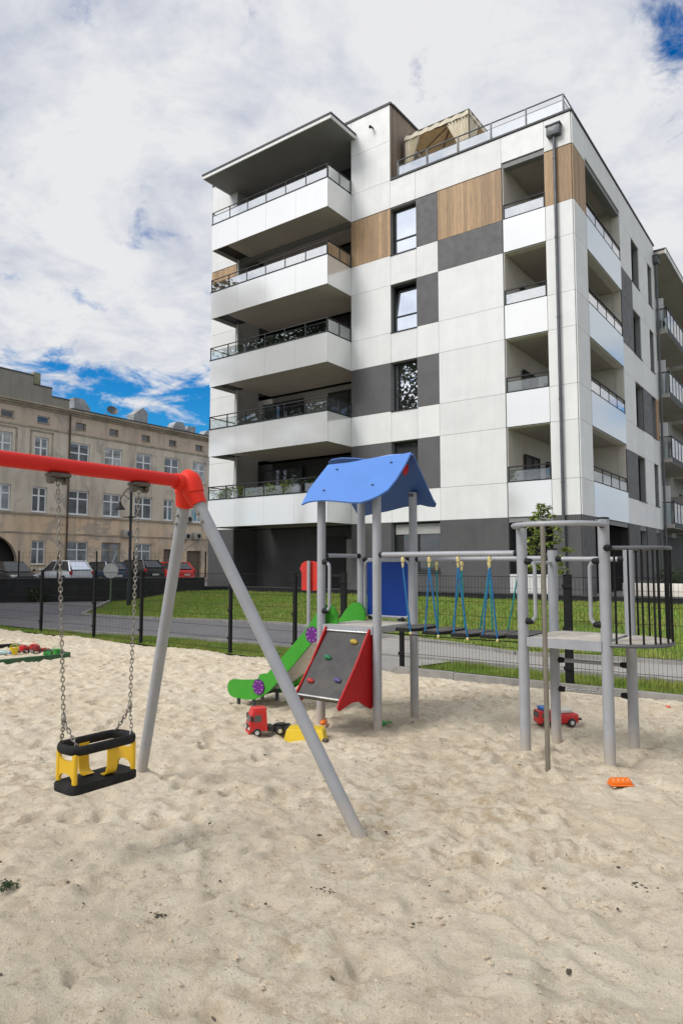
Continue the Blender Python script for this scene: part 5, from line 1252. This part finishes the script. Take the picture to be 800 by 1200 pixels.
def small(name, lab, cat, x, y, m, mbf, rot=0):
    t = thing(name, lab, cat, (x,y,sz(x,y)), rot, local=True); mbf(t, m); return t
def scoop(t, m):
    b = MB(); b.ball((0,0,.012),.038,(1.2,1,.7),12,8); b.build('bowl', m, t); MB().bev(.03,.11,-.01,.01,.012,.026,.005,1).build('handle', m, t)
small('toy_scoop','small green sand scoop at the foot of the front tower post','sand toy',3.22,-17.36,M['toy_green'],scoop,.8)
small('toy_scoop','small orange sand scoop under the climbing wall','sand toy',2.74,-17.72,M['toy_orange'],scoop,2)
small('toy_scoop','pale red sand scoop near the kerb at the right','sand toy',5.45,-15.0,mat('toy_pink',(.65,.16,.10),.5),scoop,2.6).scale = (.6,.6,.6)

# ------------------------------------------------------------------ sandbox
sb = thing('sandbox', 'green timber sandbox frame lying on the sand at the left', 'sandbox', (-5.0,-16.9,0))
M['green_timber'] = mat('green_timber', (.022,.085,.032), .7, var=.2, scale=6, bump=.3, dirt=.3, dirtcol=(.25,.2,.13))
cn_ = [(-3.86,-16.44),(-4.1,-18.3),(-6.4,-18.1),(-6.0,-16.30)]
for i in range(4):
    (xa,ya),(xb,yb) = cn_[i],cn_[(i+1)%4]
    mb = MB(); L = math.hypot(xb-xa,yb-ya); dx,dy = (xb-xa)/L,(yb-ya)/L; w = .035
    mb.prism([(xa-dy*w,ya+dx*w),(xb-dy*w,yb+dx*w),(xb+dy*w,yb-dx*w),(xa+dy*w,ya-dx*w)],'z',-.08,.066+.004*i); mb.build('board', M['green_timber'] if i != 2 else M['black_wall'], sb, smooth=0)
def bucket(t, m):
    MB().tube([(0,0,0),(0,0,.005),(0,0,.10),(0,0,.105)],[.04,.045,.06,.062],16).build('pail', m, t)
    MB().tube([(.06*math.cos(a),.0,.10+.05*math.sin(a)) for a in [math.pi*i/8 for i in range(9)]],.004,6).build('handle', m, t)
def truckling(t, m):
    MB().bev(-.09,.0,-.045,.045,.03,.09,.012).build('body', m, t); MB().bev(.005,.08,-.04,.04,.03,.12,.015).build('cab', m, t)
    for x in (-.06,.05):
        for s in (-1,1): wheel(t, x, s*.045, .03, .012)
def bottle(t, m):
    MB().tube([(0,0,.035),(.14,0,.035),(.17,0,.035),(.20,0,.035)],[.034,.034,.014,.014],14).build('body', m, t); MB().cyl((.2,0,.035),(.225,0,.035),.016,10).build('cap', M['toy_blue'], t)
def star(t, m):
    MB().prism([((.07 if i%2 else .035)*math.cos(math.pi*i/5),(.07 if i%2 else .035)*math.sin(math.pi*i/5)) for i in range(10)],'z',.01,.045).build('body', m, t, smooth=0); MB().ball((0,0,.05),.02,(1,1,.5)).build('knob', m, t)
kinds = [('toy_bucket','red toy bucket at the back of the toy pile','toy bucket',-5.02,-16.42,M['toy_red'],bucket),
 ('toy_car','red toy car at the left of the toy pile','toy car',-4.92,-16.66,M['toy_red'],truckling),
 ('toy_car','dark red toy truck in the middle of the toy pile','toy car',-4.62,-16.60,mat('toy_maroon',(.25,.015,.02),.4),truckling),
 ('sand_mould','red star shaped sand mould in the toy pile','sand toy',-4.72,-16.38,M['toy_red'],star),
 ('toy_bucket','yellow toy bucket at the front of the toy pile','toy bucket',-4.78,-16.92,M['toy_yellow'],bucket),
 ('bottle','pale plastic bottle lying by the green sandbox board','bottle',-4.95,-17.12,mat('pale_plastic',(.30,.42,.42),.3),bottle),
 ('sand_mould','green star shaped sand mould beside the sandbox corner','sand toy',-4.28,-16.58,M['toy_green'],star),
 ('toy_bucket','green toy bucket near the sandbox corner','toy bucket',-4.12,-16.50,M['toy_green'],bucket),
 ('toy_scoop','red sand scoop at the right end of the toy pile','sand toy',-4.38,-16.42,M['toy_red'],scoop)]
for nme,lab,cat,x,y,m,f in kinds: small(nme,lab,cat,x,y,m,f,rng.uniform(0,6.28)).scale = (1.2,1.2,1.2)

# ------------------------------------------------------------------ sapling, weed, litter
def tree(name, lab, base, h, crown, n, size, m, trunk_r, grp=None):
    t = thing(name, lab, 'tree', base, group=grp)
    bx_,by_,bz = base
    tr = MB(); tr.tube([(bx_,by_,bz-.1),(bx_+.02,by_,bz+h*.35),(bx_-.01,by_+.02,bz+h*.7),(bx_,by_,bz+h*.97)],[trunk_r,trunk_r*.8,trunk_r*.5,trunk_r*.15],8)
    pts = []
    for (cx,cy,cz,rx_,rz_) in crown:
        tr.tube([(bx_,by_,bz+cz-rz_*.4-abs(cx)*.3),(bx_+cx*.5,by_+cy*.5,bz+cz-rz_*.2),(bx_+cx,by_+cy,bz+cz)],[trunk_r*.45,trunk_r*.3,trunk_r*.1],6)
        pts += blob((bx_+cx,by_+cy,bz+cz),(rx_,rx_,rz_),n)
    tr.build('trunk', M['bark'], t)
    b = MB(); leaves(b, pts, size); b.build('crown', m, t, smooth=0); return t
sb_ = (1.56,-8.0,.04); cr = []
for i in range(26):
    z = 1.45+1.5*(i/25)**1.0; R = .62*(1-(i/25))**.8*(0.55+.45*(i%3)/2)+.06; a = 2.4*i
    cr.append((R*math.cos(a), R*math.sin(a), z, .16 if i < 18 else .11, .06))
tree('young_tree','slender young tree with tiers of light green leaves behind the lookout tower',sb_,3.02,cr,38,.10,M['leaf'],.03)
wd = thing('weed','small green weed sprouting from the sand at the left edge of the photo','weed',(3.674,-21.48,sz(3.674,-21.48)))
b = MB(); leaves(b, [(3.674+.018*nrg.normal(),-21.48+.018*nrg.normal(),sz(3.674,-21.48)+.01+.025*nrg.rand()) for i in range(46)], .026); b.build('leaves', M['leaf_dark'], wd, smooth=0)
MB().cyl((3.674,-21.48,sz(3.674,-21.48)-.02),(3.674,-21.48,sz(3.674,-21.48)+.03),.003,5).build('stem', M['bark'], wd)
cl = MB(); vs_ = []                        # crumbs of caked sand
for i in range(5200):
    d = 1.2+8.0*nrg.rand()**.8; a = nrg.uniform(-.62,.62); x = 7.09+(-.592*math.cos(a)+.806*math.sin(a))*d; y = -23.33+(.806*math.cos(a)+.592*math.sin(a))*d
    if y > -14.8: continue
    if vnoise(np.array([x]),np.array([y]),.5,31)[0]+.35*nrg.rand() < .12: continue
    s = nrg.uniform(.004,.012); z = sz(x,y); o_ = nrg.uniform(.7,1.3,6)
    cl.add([(x+s*1.3*o_[0],y,z),(x,y+s*o_[1],z),(x-s*1.3*o_[2],y,z),(x,y-s*o_[3],z),(x,y,z+s*.8*o_[4]),(x,y,z-s*.6)], [(0,1,4),(1,2,4),(2,3,4),(3,0,4),(1,0,5),(2,1,5),(3,2,5),(0,3,5)])
tag(cl.build('sand_clods', mat('caked_sand', (.44,.36,.26), .95, var=.3, scale=12), None, smooth=0, origin=(5,-20,0)), 'small caked clods of sand strewn over the sandpit', 'sand', kind='stuff')
lt = MB()
for i in range(300):                       # crumbs of bark, twigs and dry leaf
    d = nrg.uniform(1.0,7.5)**1.0; a = nrg.uniform(-.62,.62); fx_ = (-.592*math.cos(a)+.806*math.sin(a))*d; fy = (.806*math.cos(a)+.592*math.sin(a))*d
    x,y = 7.09+fx_,-23.33+fy
    if y > -14.7: continue
    z = sz(x,y); s = nrg.uniform(.003,.011); bm = bmesh.new(); bmesh.ops.create_icosphere(bm, subdivisions=1, radius=s)
    for v in bm.verts: v.co *= nrg.uniform(.6,1.3)
    lt.addbm(bm, Matrix.Translation((x,y,z-.004)) @ Matrix.Rotation(nrg.uniform(0,6.28),4,'Z') @ Matrix.Diagonal((nrg.uniform(.8,2.6),1,.6,1)))
for (x,y) in ((4.47,-21.18),(3.95,-21.3),(5.0,-20.6),(6.2,-19.6)):
    for i in range(14):
        qx,qy = x+.03*nrg.normal(),y+.012*nrg.normal(); lt.ball((qx,qy,sz(qx,qy)),.0055*nrg.uniform(.6,1.4),(1.5,1,.6),6,4)
lo = lt.build('sand_litter', mat('dark_crumbs',(.07,.055,.04),.95,var=.5,scale=30), None, smooth=0, origin=(5,-20,0))
tag(lo, 'scattered dark crumbs of bark and dry leaf on the sand', 'litter', kind='stuff')
# two tall trees across the road, out to the left: the glass of the balconies and windows shows them
def bigtree(name, lab, base, h, R):
    cr = []
    for i in range(34):
        f = nrg.rand(); z = h*(.38+.60*f); rr_ = R*(1-.75*max(0,f-.3))*math.sqrt(nrg.rand()); a = nrg.uniform(0,6.28)
        cr.append((rr_*math.cos(a),rr_*math.sin(a),z,R*.30,R*.26))
    return tree(name, lab, base, h, cr, 260, .42, M['leaf_dark'], .28)
bigtree('street_tree','tall leafy tree across the road to the left, nearer to the tenement',(-20.5,-21.5,0),20.0,4.8)
bigtree('street_tree','tall leafy tree across the road to the left, nearer to the playground',(-18.5,-27.5,0),15.0,4.6)
bigtree('street_tree','tallest leafy tree across the road to the left, in the middle of the row',(-28.0,-22.5,0),23.5,5.0)
bigtree('street_tree','tall leafy tree at the far end of the row across the road to the left',(-35.0,-22.5,0),26.0,5.2)
